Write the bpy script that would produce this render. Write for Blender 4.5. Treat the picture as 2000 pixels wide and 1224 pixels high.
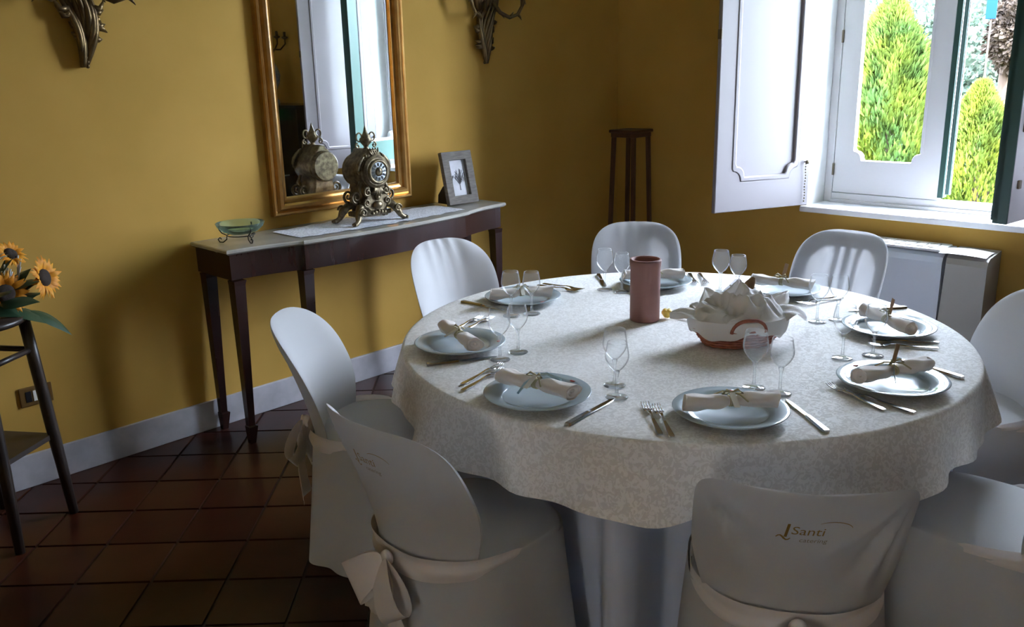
import bpy, bmesh, math, random
import numpy as np
from mathutils import Vector, Matrix, noise

# ------------------------------------------------------------------ camera, world, exposure
scene = bpy.context.scene
for o in list(bpy.data.objects):
    bpy.data.objects.remove(o, do_unlink=True)
COL = scene.collection
PI = math.pi
R = math.radians

CAM_F, CAM_YAW, CAM_PITCH, CAM_ROLL, CAM_H = 1720.0, R(45.807), R(15.557), R(-1.3145), 1.6
cam_data = bpy.data.cameras.new('camera')
cam_data.sensor_width = 36.0
cam_data.lens = CAM_F / 2000.0 * 36.0
cam_data.clip_start = 0.05
camera = bpy.data.objects.new('camera', cam_data)
COL.objects.link(camera)
_f = Vector((math.sin(CAM_YAW) * math.cos(CAM_PITCH), math.cos(CAM_YAW) * math.cos(CAM_PITCH), -math.sin(CAM_PITCH)))
_r = Vector((math.cos(CAM_YAW), -math.sin(CAM_YAW), 0.0))
_u = _r.cross(_f)
_r2 = _r * math.cos(CAM_ROLL) + _u * math.sin(CAM_ROLL)
_u2 = -_r * math.sin(CAM_ROLL) + _u * math.cos(CAM_ROLL)
M = Matrix(((_r2.x, _u2.x, -_f.x, 0.0), (_r2.y, _u2.y, -_f.y, 0.0), (_r2.z, _u2.z, -_f.z, CAM_H), (0, 0, 0, 1)))
camera.matrix_world = M
scene.camera = camera

world = bpy.data.worlds.new('daylight_sky')
scene.world = world
world.use_nodes = True
bg = world.node_tree.nodes['Background']
bg.inputs['Color'].default_value = (0.70, 0.81, 1.0, 1)
bg.inputs['Strength'].default_value = 10.0

sun_d = bpy.data.lights.new('sun', 'SUN')
sun_d.energy = 7.0
sun_d.color = (1.0, 0.95, 0.82)
sun_d.angle = R(2)
sun = bpy.data.objects.new('sun', sun_d)
COL.objects.link(sun)
sun.rotation_euler = Vector((0.25, 0.70, -0.67)).to_track_quat('-Z', 'Y').to_euler()

por_d = bpy.data.lights.new('window_portal', 'AREA')
por_d.shape = 'RECTANGLE'
por_d.size, por_d.size_y = 1.3, 2.25
por_d.cycles.is_portal = True
por = bpy.data.objects.new('window_portal', por_d)
COL.objects.link(por)
por.location = (5.24, 1.68, 1.905)
por.rotation_euler = Vector((-1, 0, 0)).to_track_quat('-Z', 'Z').to_euler()

por2_d = bpy.data.lights.new('fill_window_portal', 'AREA')  # portal for the added fill window
por2_d.shape = 'RECTANGLE'
por2_d.size, por2_d.size_y = 0.6, 1.1
por2_d.cycles.is_portal = True
por2 = bpy.data.objects.new('fill_window_portal', por2_d)
COL.objects.link(por2)
por2.location = (-2.74, -0.6, 1.55)
por2.rotation_euler = Vector((1, 0, 0)).to_track_quat('-Z', 'Z').to_euler()

vs = scene.view_settings
vs.view_transform = 'Standard'
vs.look = 'None'
vs.exposure = 2.65
vs.gamma = 1.0
vs.use_curve_mapping = False
scene.cycles.use_denoising = True
scene.cycles.max_bounces = 12
scene.cycles.diffuse_bounces = 6
scene.cycles.glossy_bounces = 5
scene.cycles.transmission_bounces = 8
scene.cycles.transparent_max_bounces = 24
scene.cycles.sample_clamp_indirect = 6.0

# ------------------------------------------------------------------ geometry of the place
YW, XW = 3.714, 4.888          # mirror wall, window wall
X0, Y0, ZC = -2.4, -3.4, 3.6   # the room behind the photographer
TX, TY, TZ = 2.364, 1.546, 0.752   # table centre, top of its cloth
CZ = 0.89                      # console top

# ------------------------------------------------------------------ helpers
rng = random.Random(7)


def setp(o, label=None, cat=None, group=None, kind=None):
    if label: o['label'] = label
    if cat: o['category'] = cat
    if group: o['group'] = group
    if kind: o['kind'] = kind
    return o


def empty(name, loc=(0, 0, 0), rz=0.0, parent=None):
    o = bpy.data.objects.new(name, None)
    o.empty_display_size = 0.05
    COL.objects.link(o)
    o.location = loc
    o.rotation_euler = (0, 0, rz)
    if parent: o.parent = parent
    return o


def obj(name, me, mat=None, parent=None, loc=None, rot=None, smooth=None):
    o = bpy.data.objects.new(name, me)
    COL.objects.link(o)
    if mat is not None:
        me.materials.clear()
        me.materials.append(mat)
    if parent: o.parent = parent
    if loc is not None: o.location = loc
    if rot is not None: o.rotation_euler = rot
    return o


def me_from(verts, faces, smooth=True, name='shape'):
    me = bpy.data.meshes.new(name)
    me.from_pydata([tuple(v) for v in verts], [], faces)
    if smooth:
        me.polygons.foreach_set('use_smooth', [True] * len(me.polygons))
    me.update()
    return me


class MB:
    """collects pieces of one part"""
    def __init__(s):
        s.v = []; s.f = []; s.sm = []
    def add(s, v, f, smooth=True, m=None):
        b = len(s.v)
        for p in v:
            p = Vector(p)
            if m is not None: p = m @ p
            s.v.append(tuple(p))
        s.f += [tuple(i + b for i in q) for q in f]
        s.sm += [smooth] * len(f)
        return s
    def box(s, x0, x1, y0, y1, z0, z1, bev=0.0, m=None):
        bm = bmesh.new()
        bmesh.ops.create_cube(bm, size=1.0)
        for v in bm.verts:
            v.co = Vector(((x0 + x1) / 2 + v.co.x * (x1 - x0), (y0 + y1) / 2 + v.co.y * (y1 - y0), (z0 + z1) / 2 + v.co.z * (z1 - z0)))
        if bev > 0:
            bmesh.ops.bevel(bm, geom=list(bm.edges), offset=bev, segments=2, affect='EDGES', profile=0.5)
        bm.verts.index_update()
        s.add([v.co.copy() for v in bm.verts], [[v.index for v in f.verts] for f in bm.faces], bev > 0 and False, m)
        bm.free()
        return s
    def lathe(s, prof, seg=32, m=None, cap0=True, cap1=True, smooth=True):
        v = []; f = []
        n = len(prof)
        for k in range(seg):
            a = 2 * PI * k / seg
            for r, z in prof: v.append((r * math.cos(a), r * math.sin(a), z))
        for k in range(seg):
            k2 = (k + 1) % seg
            for i in range(n - 1):
                f.append((k * n + i, k2 * n + i, k2 * n + i + 1, k * n + i + 1))
        if cap0 and prof[0][0] > 1e-5: f.append(tuple(k * n for k in range(seg))[::-1])
        if cap1 and prof[-1][0] > 1e-5: f.append(tuple(k * n + n - 1 for k in range(seg)))
        return s.add(v, f, smooth, m)
    def tube(s, pts, rad, seg=8, m=None, closed=False, flat=1.0, smooth=True):
        pts = [Vector(p) for p in pts]
        n = len(pts)
        if not hasattr(rad, '__len__'): rad = [rad] * n
        v = []; f = []
        up = Vector((0, 0, 1))
        t0 = (pts[1] - pts[0]).normalized()
        if abs(t0.dot(up)) > 0.9: up = Vector((0, 1, 0))
        nx = (up - t0 * up.dot(t0)).normalized()
        for i in range(n):
            if closed: t = (pts[(i + 1) % n] - pts[i - 1]).normalized()
            else: t = (pts[min(i + 1, n - 1)] - pts[max(i - 1, 0)]).normalized()
            nx = (nx - t * nx.dot(t))
            nx = nx.normalized() if nx.length > 1e-6 else t.orthogonal().normalized()
            ny = t.cross(nx)
            for k in range(seg):
                a = 2 * PI * k / seg
                v.append(pts[i] + (nx * math.cos(a) + ny * math.sin(a) * flat) * rad[i])
        m_ = n if closed else n - 1
        for i in range(m_):
            j = (i + 1) % n
            for k in range(seg):
                k2 = (k + 1) % seg
                f.append((i * seg + k, i * seg + k2, j * seg + k2, j * seg + k))
        if not closed:
            f.append(tuple(range(seg))[::-1]); f.append(tuple((n - 1) * seg + k for k in range(seg)))
        return s.add(v, f, smooth, m)
    def grid(s, fn, nu, nv, m=None, wrap_u=False, smooth=True):
        v = []; f = []
        cu = nu if wrap_u else nu + 1
        for i in range(cu):
            for j in range(nv + 1): v.append(fn(i / nu, j / nv))
        for i in range(nu):
            i2 = (i + 1) % cu if wrap_u else i + 1
            for j in range(nv):
                f.append((i * (nv + 1) + j, i2 * (nv + 1) + j, i2 * (nv + 1) + j + 1, i * (nv + 1) + j + 1))
        return s.add(v, f, smooth, m)
    def ball(s, c, r, seg=12, rings=8, m=None, sc=(1, 1, 1)):
        def fn(u, w):
            a = 2 * PI * u; b = PI * w
            return (c[0] + sc[0] * r * math.sin(b) * math.cos(a), c[1] + sc[1] * r * math.sin(b) * math.sin(a), c[2] - sc[2] * r * math.cos(b))
        return s.grid(fn, seg, rings, m, wrap_u=True)
    def mesh(s, name='shape', weld=False):
        me = bpy.data.meshes.new(name)
        me.from_pydata(s.v, [], s.f)
        me.polygons.foreach_set('use_smooth', s.sm)
        me.update()
        if weld:
            bm = bmesh.new(); bm.from_mesh(me)
            bmesh.ops.remove_doubles(bm, verts=bm.verts, dist=1e-5)
            bmesh.ops.dissolve_degenerate(bm, dist=1e-6, edges=bm.edges)
            bm.to_mesh(me); bm.free()
        return me
    def build(s, name, mat, parent=None, loc=None, rot=None, weld=False):
        return obj(name, s.mesh(name, weld), mat, parent, loc, rot)


def slab_mesh(loops, depth, bevel=0.0, name='slab'):
    """flat outline(s) in the x/z plane with holes, thickness along y (0..depth)"""
    cu = bpy.data.curves.new('tmp', 'CURVE')
    cu.dimensions = '2D'; cu.fill_mode = 'BOTH'; cu.extrude = depth / 2 - bevel; cu.bevel_depth = bevel; cu.bevel_resolution = 1
    cu.offset = -bevel
    for lp in loops:
        sp = cu.splines.new('POLY')
        sp.points.add(len(lp) - 1)
        for p, q in zip(sp.points, lp): p.co = (q[0], q[1], 0, 1)
        sp.use_cyclic_u = True
    t = bpy.data.objects.new('tmp', cu)
    COL.objects.link(t)
    dg = bpy.context.evaluated_depsgraph_get()
    me = bpy.data.meshes.new_from_object(t.evaluated_get(dg))
    bpy.data.objects.remove(t); bpy.data.curves.remove(cu)
    me.transform(Matrix.Translation((0, depth / 2, 0)) @ Matrix.Rotation(PI / 2, 4, 'X'))
    me.name = name
    return me


def text_mesh(body, size, extrude=0.0, shear=0.0):
    cu = bpy.data.curves.new('tmp', 'FONT')
    cu.body = body; cu.size = size; cu.extrude = extrude; cu.align_x = 'CENTER'; cu.shear = shear; cu.resolution_u = 3
    t = bpy.data.objects.new('tmp', cu)
    COL.objects.link(t)
    dg = bpy.context.evaluated_depsgraph_get()
    me = bpy.data.meshes.new_from_object(t.evaluated_get(dg))
    bpy.data.objects.remove(t); bpy.data.curves.remove(cu)
    return me


def join_me(meshes, name='joined'):
    bm = bmesh.new()
    for me in meshes: bm.from_mesh(me)
    out = bpy.data.meshes.new(name)
    bm.to_mesh(out); bm.free()
    return out


# ------------------------------------------------------------------ materials
def material(name, col, rough=0.5, metal=0.0, col2=None, scale=20.0, bump=0.0, bscale=200.0, spec=0.5, coat=0.0,
             detail=4.0, sheen=0.0, stretch=None, transl=0.0, lo=0.35, hi=0.65):
    m = bpy.data.materials.new(name)
    m.use_nodes = True
    nt = m.node_tree; ns = nt.nodes; lk = nt.links
    b = ns['Principled BSDF']
    b.inputs['Base Color'].default_value = (*col, 1)
    b.inputs['Roughness'].default_value = rough
    b.inputs['Metallic'].default_value = metal
    b.inputs['Specular IOR Level'].default_value = spec
    b.inputs['Coat Weight'].default_value = coat
    b.inputs['Coat Roughness'].default_value = 0.08
    b.inputs['Sheen Weight'].default_value = sheen
    tc = ns.new('ShaderNodeTexCoord')
    src = tc.outputs['Object']
    if stretch:
        mp = ns.new('ShaderNodeMapping'); mp.inputs['Scale'].default_value = stretch
        lk.new(src, mp.inputs['Vector']); src = mp.outputs['Vector']
    colsock = None
    if col2 is not None:
        nz = ns.new('ShaderNodeTexNoise'); nz.inputs['Scale'].default_value = scale; nz.inputs['Detail'].default_value = detail
        lk.new(src, nz.inputs['Vector'])
        rp = ns.new('ShaderNodeValToRGB')
        rp.color_ramp.elements[0].position = lo; rp.color_ramp.elements[0].color = (*col, 1)
        rp.color_ramp.elements[1].position = hi; rp.color_ramp.elements[1].color = (*col2, 1)
        lk.new(nz.outputs['Fac'], rp.inputs['Fac'])
        lk.new(rp.outputs['Color'], b.inputs['Base Color'])
        colsock = rp.outputs['Color']
    if bump > 0:
        n2 = ns.new('ShaderNodeTexNoise'); n2.inputs['Scale'].default_value = bscale; n2.inputs['Detail'].default_value = 3
        lk.new(src, n2.inputs['Vector'])
        bp = ns.new('ShaderNodeBump'); bp.inputs['Strength'].default_value = bump; bp.inputs['Distance'].default_value = 0.002
        lk.new(n2.outputs['Fac'], bp.inputs['Height'])
        lk.new(bp.outputs['Normal'], b.inputs['Normal'])
    if transl > 0:
        tr = ns.new('ShaderNodeBsdfTranslucent'); tr.inputs['Color'].default_value = (*col, 1)
        if colsock: lk.new(colsock, tr.inputs['Color'])
        mx = ns.new('ShaderNodeMixShader'); mx.inputs['Fac'].default_value = transl
        lk.new(b.outputs['BSDF'], mx.inputs[1]); lk.new(tr.outputs['BSDF'], mx.inputs[2])
        lk.new(mx.outputs['Shader'], ns['Material Output'].inputs['Surface'])
    return m


def thin_glass(name, tint=(0.97, 0.98, 0.97), refl=0.12, rough=0.02, body=0.0, bodycol=(0.3, 0.6, 0.3), gain=1.0):
    m = bpy.data.materials.new(name)
    m.use_nodes = True
    nt = m.node_tree; ns = nt.nodes; lk = nt.links
    ns.remove(ns['Principled BSDF'])
    tr = ns.new('ShaderNodeBsdfTransparent'); tr.inputs['Color'].default_value = (*tint, 1)
    gl = ns.new('ShaderNodeBsdfGlossy'); gl.inputs['Roughness'].default_value = rough
    lw = ns.new('ShaderNodeLayerWeight'); lw.inputs['Blend'].default_value = refl
    mx = ns.new('ShaderNodeMixShader')
    mu = ns.new('ShaderNodeMath'); mu.operation = 'MULTIPLY'; mu.inputs[1].default_value = gain
    lk.new(lw.outputs['Fresnel'], mu.inputs[0]); lk.new(mu.outputs['Value'], mx.inputs['Fac'])
    base = tr.outputs['BSDF']
    if body > 0:
        df = ns.new('ShaderNodeBsdfTranslucent'); df.inputs['Color'].default_value = (*bodycol, 1)
        d2 = ns.new('ShaderNodeBsdfDiffuse'); d2.inputs['Color'].default_value = (*bodycol, 1)
        mm = ns.new('ShaderNodeMixShader'); mm.inputs['Fac'].default_value = 0.5
        lk.new(df.outputs['BSDF'], mm.inputs[1]); lk.new(d2.outputs['BSDF'], mm.inputs[2])
        m2 = ns.new('ShaderNodeMixShader'); m2.inputs['Fac'].default_value = body
        lk.new(base, m2.inputs[1]); lk.new(mm.outputs['Shader'], m2.inputs[2])
        base = m2.outputs['Shader']
    lk.new(base, mx.inputs[1]); lk.new(gl.outputs['BSDF'], mx.inputs[2])
    lk.new(mx.outputs['Shader'], ns['Material Output'].inputs['Surface'])
    return m


def damask(name, c1, c2, scale):
    m = material(name, c1, rough=0.8, bump=0.15, bscale=900.0, transl=0.08, spec=0.12)
    nt = m.node_tree; ns = nt.nodes; lk = nt.links
    tc = ns.new('ShaderNodeTexCoord')
    nz = ns.new('ShaderNodeTexNoise'); nz.inputs['Scale'].default_value = scale; nz.inputs['Detail'].default_value = 2.5
    nz.inputs['Distortion'].default_value = 1.6
    lk.new(tc.outputs['Object'], nz.inputs['Vector'])
    rp = ns.new('ShaderNodeValToRGB')
    rp.color_ramp.elements[0].position = 0.46; rp.color_ramp.elements[0].color = (*c1, 1)
    rp.color_ramp.elements[1].position = 0.54; rp.color_ramp.elements[1].color = (*c2, 1)
    lk.new(nz.outputs['Fac'], rp.inputs['Fac'])
    b = ns['Principled BSDF']
    lk.new(rp.outputs['Color'], b.inputs['Base Color'])
    r2 = ns.new('ShaderNodeMapRange'); r2.inputs['To Min'].default_value = 0.9; r2.inputs['To Max'].default_value = 0.65
    r2.inputs['From Min'].default_value = 0.46; r2.inputs['From Max'].default_value = 0.54
    lk.new(nz.outputs['Fac'], r2.inputs['Value']); lk.new(r2.outputs['Result'], b.inputs['Roughness'])
    return m


MAT = {}
MAT['wall'] = material('yellow_plaster', (0.44, 0.258, 0.050), 0.75, col2=(0.48, 0.283, 0.060), scale=3.0, bump=0.12, bscale=60, spec=0.25)
MAT['ceiling'] = material('white_plaster', (0.84, 0.82, 0.78), 0.9)
MAT['reveal'] = material('white_reveal_paint', (0.66, 0.65, 0.64), 0.6, bump=0.05, bscale=50)
MAT['base'] = material('grey_marble_skirting', (0.36, 0.35, 0.37), 0.35, col2=(0.47, 0.46, 0.49), scale=9, detail=8)
MAT['grout'] = material('dark_grout', (0.05, 0.035, 0.03), 0.8)
MAT['tile'] = [material('terracotta_tile', c, 0.28, col2=tuple(min(1, x * 1.5) for x in c), scale=7, detail=6, bump=0.06, bscale=40, spec=0.3)
               for c in ((0.030, 0.007, 0.0035), (0.039, 0.011, 0.005), (0.024, 0.005, 0.003))]
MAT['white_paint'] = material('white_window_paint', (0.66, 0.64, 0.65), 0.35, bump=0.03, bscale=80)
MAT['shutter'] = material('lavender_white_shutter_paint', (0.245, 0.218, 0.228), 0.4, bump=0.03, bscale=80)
MAT['green_paint'] = material('green_outside_paint', (0.028, 0.075, 0.062), 0.4)
MAT['sill'] = material('pale_marble_sill', (0.82, 0.81, 0.82), 0.25, col2=(0.74, 0.73, 0.75), scale=8)
MAT['steel_dark'] = material('dark_brass_fitting', (0.16, 0.13, 0.09), 0.4, 0.7)
MAT['pane'] = thin_glass('window_pane', (0.97, 0.99, 0.985), 0.05, 0.0)
MAT['mahogany'] = material('dark_mahogany', (0.022, 0.009, 0.008), 0.25, col2=(0.035, 0.013, 0.011), scale=6, stretch=(5, 5, 1), coat=0.25)
MAT['darkwood'] = material('dark_walnut', (0.018, 0.012, 0.010), 0.4, col2=(0.03, 0.018, 0.012), scale=8, stretch=(6, 6, 1))
MAT['redwood'] = material('brown_pedestal_wood', (0.055, 0.022, 0.013), 0.35, col2=(0.085, 0.035, 0.02), scale=8, stretch=(6, 6, 1))
MAT['marble'] = material('grey_beige_marble', (0.30, 0.285, 0.25), 0.12, col2=(0.40, 0.385, 0.35), scale=6, detail=9, spec=0.6)
MAT['lace'] = material('white_lace', (0.72, 0.74, 0.80), 0.8, col2=(0.50, 0.52, 0.57), scale=120, bump=0.4, bscale=250, lo=0.45, hi=0.55)
MAT['gold'] = material('antique_gold_leaf', (0.62, 0.36, 0.12), 0.30, 0.9, col2=(0.50, 0.27, 0.08), scale=14, bump=0.08, bscale=60)
MAT['gilt_dark'] = material('dulled_gilt_wood', (0.17, 0.11, 0.045), 0.38, 0.75, col2=(0.09, 0.055, 0.025), scale=30, bump=0.2, bscale=90)
MAT['bronze'] = material('aged_brass', (0.25, 0.20, 0.12), 0.40, 0.8, col2=(0.09, 0.068, 0.042), scale=45, bump=0.3, bscale=130)
MAT['dial'] = material('white_enamel', (0.62, 0.68, 0.74), 0.3)
MAT['black'] = material('black_enamel', (0.012, 0.012, 0.014), 0.3)
MAT['mirror'] = material('mirror_silver', (0.90, 0.92, 0.91), 0.0, 1.0)
MAT['greywood'] = material('grey_washed_wood', (0.105, 0.09, 0.075), 0.7, col2=(0.16, 0.14, 0.12), scale=20, stretch=(1, 1, 6))
MAT['paper'] = material('pale_print_paper', (0.42, 0.42, 0.44), 0.5, col2=(0.54, 0.54, 0.58), scale=12)
MAT['ink'] = material('grey_ink', (0.10, 0.095, 0.095), 0.6)
MAT['green_glass'] = thin_glass('pale_green_glass', (0.86, 0.97, 0.88), 0.15, 0.03, 0.20, (0.55, 0.76, 0.62))
MAT['wire'] = material('black_wire', (0.02, 0.018, 0.015), 0.45, 0.6)
MAT['brass_plate'] = material('brass_socket_plate', (0.23, 0.13, 0.04), 0.4, 0.6)
MAT['cover'] = material('white_chair_cover', (0.61, 0.605, 0.61), 0.7, bump=0.12, bscale=700, transl=0.24, sheen=0.05, spec=0.2)
MAT['sheer'] = material('sheer_white_chair_cover', (0.61, 0.605, 0.61), 0.7, bump=0.12, bscale=700, transl=0.34, spec=0.2)
_nt = MAT['sheer'].node_tree
_mx = _nt.nodes.new('ShaderNodeMixShader'); _mx.inputs['Fac'].default_value = 0.30
_tr = _nt.nodes.new('ShaderNodeBsdfTransparent')
_out = _nt.nodes['Material Output']
_src = _out.inputs['Surface'].links[0].from_socket
_nt.links.new(_src, _mx.inputs[1]); _nt.links.new(_tr.outputs['BSDF'], _mx.inputs[2]); _nt.links.new(_mx.outputs['Shader'], _out.inputs['Surface'])
MAT['bow'] = material('pinkish_white_satin', (0.78, 0.73, 0.71), 0.42, bump=0.05, bscale=300, transl=0.12, sheen=0.2)
MAT['plastic'] = material('grey_white_plastic', (0.24, 0.25, 0.27), 0.5)
MAT['thread'] = material('gold_thread', (0.33, 0.20, 0.035), 0.5, 0.2)
MAT['thread2'] = material('grey_gold_thread', (0.27, 0.22, 0.13), 0.6)
MAT['damask'] = damask('cream_damask', (0.755, 0.732, 0.703), (0.89, 0.873, 0.85), 62.0)
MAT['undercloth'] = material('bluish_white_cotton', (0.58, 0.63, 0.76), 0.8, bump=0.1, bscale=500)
MAT['table'] = material('plain_table_wood', (0.3, 0.2, 0.12), 0.6)
MAT['plate'] = material('grey_blue_porcelain', (0.36, 0.42, 0.45), 0.14, spec=0.5, coat=0.1)
MAT['plate_in'] = material('grey_blue_porcelain_well', (0.39, 0.45, 0.48), 0.16, spec=0.5, coat=0.1)
MAT['emblem'] = material('red_plate_emblem', (0.45, 0.07, 0.07), 0.3)
MAT['napkin'] = material('blush_napkin', (0.72, 0.66, 0.62), 0.8, bump=0.15, bscale=500, transl=0.06)
MAT['raffia'] = material('raffia', (0.44, 0.38, 0.22), 0.7)
MAT['ribbon_blue'] = material('pale_blue_ribbon', (0.36, 0.50, 0.56), 0.5)
MAT['tag'] = material('brown_card_tag', (0.30, 0.19, 0.11), 0.7)
MAT['tagw'] = material('white_card_tag', (0.72, 0.70, 0.64), 0.7)
MAT['cutlery'] = material('polished_steel', (0.60, 0.60, 0.60), 0.18, 1.0)
MAT['glass'] = thin_glass('clear_stemware', (0.992, 0.995, 0.995), 0.10, 0.01, 0.035, (0.9, 0.93, 0.97), gain=0.52)  # pale body colour mixed in stands for the window's reflection
MAT['stem'] = thin_glass('clear_stem', (0.97, 0.98, 0.98), 0.25, 0.03, 0.06, (0.9, 0.93, 0.97), gain=0.75)  # same pale veil painted into the stem
MAT['terracotta'] = material('rose_terracotta', (0.255, 0.125, 0.108), 0.7, col2=(0.29, 0.145, 0.125), scale=12, bump=0.1, bscale=200)
MAT['wicker'] = material('red_brown_wicker', (0.27, 0.075, 0.045), 0.65, col2=(0.36, 0.12, 0.07), scale=60)
MAT['liner'] = material('white_basket_cloth', (0.70, 0.68, 0.67), 0.8, bump=0.15, bscale=400, transl=0.1)
MAT['crust'] = material('brown_bread_crust', (0.26, 0.15, 0.07), 0.8, col2=(0.16, 0.08, 0.035), scale=40, bump=0.4, bscale=90)
MAT['lemon'] = material('yellow_petals', (0.80, 0.56, 0.10), 0.5)
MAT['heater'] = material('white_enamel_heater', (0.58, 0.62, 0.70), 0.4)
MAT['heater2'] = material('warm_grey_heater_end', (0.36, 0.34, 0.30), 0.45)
MAT['heater_top'] = material('white_heater_top', (0.80, 0.80, 0.80), 0.3)
MAT['petal'] = material('sunflower_petal', (0.72, 0.27, 0.008), 0.6, col2=(0.80, 0.36, 0.015), scale=30, transl=0.25)
MAT['disc'] = material('sunflower_disc', (0.025, 0.014, 0.008), 0.9, bump=0.6, bscale=160)
MAT['leaf'] = material('dark_green_leaf', (0.018, 0.050, 0.022), 0.38, col2=(0.035, 0.075, 0.04), scale=14, transl=0.1)
MAT['cream_petal'] = material('cream_petal', (0.62, 0.62, 0.50), 0.6, transl=0.2)
MAT['thatch'] = material('pale_seed_spike', (0.5, 0.5, 0.45), 0.7)
MAT['pot'] = material('dark_green_pot', (0.02, 0.03, 0.02), 0.4)
MAT['piano'] = material('black_lacquer', (0.008, 0.009, 0.009), 0.18, coat=0.3)
MAT['ivory'] = material('ivory_keys', (0.72, 0.70, 0.62), 0.3)
MAT['delft'] = material('blue_white_porcelain', (0.50, 0.56, 0.66), 0.15, col2=(0.22, 0.30, 0.46), scale=18)
MAT['green_shade'] = material('bright_green_glass_shade', (0.05, 0.55, 0.05), 0.2, transl=0.4)
MAT['lawn'] = material('garden_lawn', (0.05, 0.09, 0.025), 0.9, col2=(0.09, 0.13, 0.04), scale=3, detail=8, spec=0.03)
MAT['conifer'] = material('golden_conifer_spray', (0.15, 0.185, 0.025), 0.7, col2=(0.045, 0.085, 0.025), scale=2.6, detail=5, transl=0.35, spec=0.03)
MAT['olive'] = material('silver_green_leaf', (0.16, 0.185, 0.15), 0.6, col2=(0.06, 0.10, 0.07), scale=1.6, detail=5, transl=0.3, spec=0.03)
MAT['olive2'] = material('grey_green_leaf', (0.045, 0.075, 0.05), 0.6, col2=(0.11, 0.135, 0.10), scale=1.8, detail=5, transl=0.3, spec=0.03)
MAT['bark'] = material('garden_bark', (0.06, 0.045, 0.035), 0.9, bump=0.4, bscale=30, spec=0.03)
MAT['bluepanel'] = material('blue_panel', (0.006, 0.028, 0.09), 0.5, spec=0.03)
MAT['stone'] = material('dry_brown_leaf', (0.060, 0.046, 0.036), 0.9, col2=(0.035, 0.028, 0.024), scale=5, spec=0.03)
MAT['bounce_cream'] = material('bounce_cream', (0.70, 0.66, 0.61), 0.9, col2=(0.64, 0.61, 0.565), scale=3)
MAT['candle'] = material('ivory_candle', (0.74, 0.70, 0.58), 0.5)

# ------------------------------------------------------------------ room shell
WT = 0.32          # wall thickness
WY0, WY1, WZ0, WZ1 = 1.03, 2.33, 0.755, 3.0   # window opening

b = MB(); b.box(X0, XW + WT, YW, YW + 0.3, -0.1, ZC)
setp(b.build('wall_back', MAT['wall']), 'yellow plastered wall with the gilt mirror', 'wall', kind='structure')
b = MB()
b.box(XW, XW + WT, WY1, YW, -0.1, ZC)
b.box(XW, XW + WT, Y0, WY0, -0.1, ZC)
b.box(XW, XW + WT, WY0, WY1, -0.1, WZ0)
b.box(XW, XW + WT, WY0, WY1, WZ1, ZC)
setp(b.build('wall_right', MAT['wall']), 'yellow plastered wall around the open window', 'wall', kind='structure')
b = MB()
VY0, VY1, VZ0, VZ1 = -0.9, -0.3, 1.0, 2.1  # opening for the added fill window
b.box(X0 - 0.3, X0, Y0, VY0, -0.1, ZC); b.box(X0 - 0.3, X0, VY1, YW + 0.3, -0.1, ZC)
b.box(X0 - 0.3, X0, VY0, VY1, -0.1, VZ0); b.box(X0 - 0.3, X0, VY0, VY1, VZ1, ZC)
setp(b.build('wall_left', MAT['wall']), 'yellow plastered wall at the far side of the room', 'wall', kind='structure')
b = MB(); b.box(X0 - 0.3, XW + WT, Y0 - 0.3, Y0, -0.1, ZC)
setp(b.build('wall_front', MAT['wall']), 'yellow plastered wall behind the photographer', 'wall', kind='structure')
b = MB(); b.box(X0 - 0.3, XW + WT, Y0 - 0.3, YW + 0.3, ZC, ZC + 0.2)
setp(b.build('ceiling', MAT['ceiling']), 'plain white plastered ceiling', 'ceiling', kind='structure')

BBH = 0.137
b = MB(); b.box(X0, XW - 0.016, YW - 0.016, YW, 0.0, BBH, 0.003)
setp(b.build('baseboard_back', MAT['base']), 'grey marble baseboard under the mirror wall', 'baseboard', kind='structure')
b = MB(); b.box(XW - 0.016, XW, Y0, YW, 0.0, BBH, 0.003)
setp(b.build('baseboard_right', MAT['base']), 'grey marble baseboard under the window wall', 'baseboard', kind='structure')

# floor: terracotta tiles laid diagonally
b = MB(); b.box(X0, XW, Y0, YW, -0.1, -0.006)
floor = setp(b.build('floor', MAT['grout']), 'dark red terracotta tile floor laid diagonally', 'floor', kind='structure')


def clip(poly, x0, x1, y0, y1):
    for ax, val, sgn in ((0, x0, 1), (0, x1, -1), (1, y0, 1), (1, y1, -1)):
        out = []
        for i in range(len(poly)):
            p, q = poly[i], poly[(i + 1) % len(poly)]
            a, c = (p[ax] - val) * sgn, (q[ax] - val) * sgn
            if a >= 0: out.append(p)
            if a * c < 0:
                t = a / (a - c)
                out.append((p[0] + (q[0] - p[0]) * t, p[1] + (q[1] - p[1]) * t))
        poly = out
        if not poly: return []
    return poly


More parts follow.
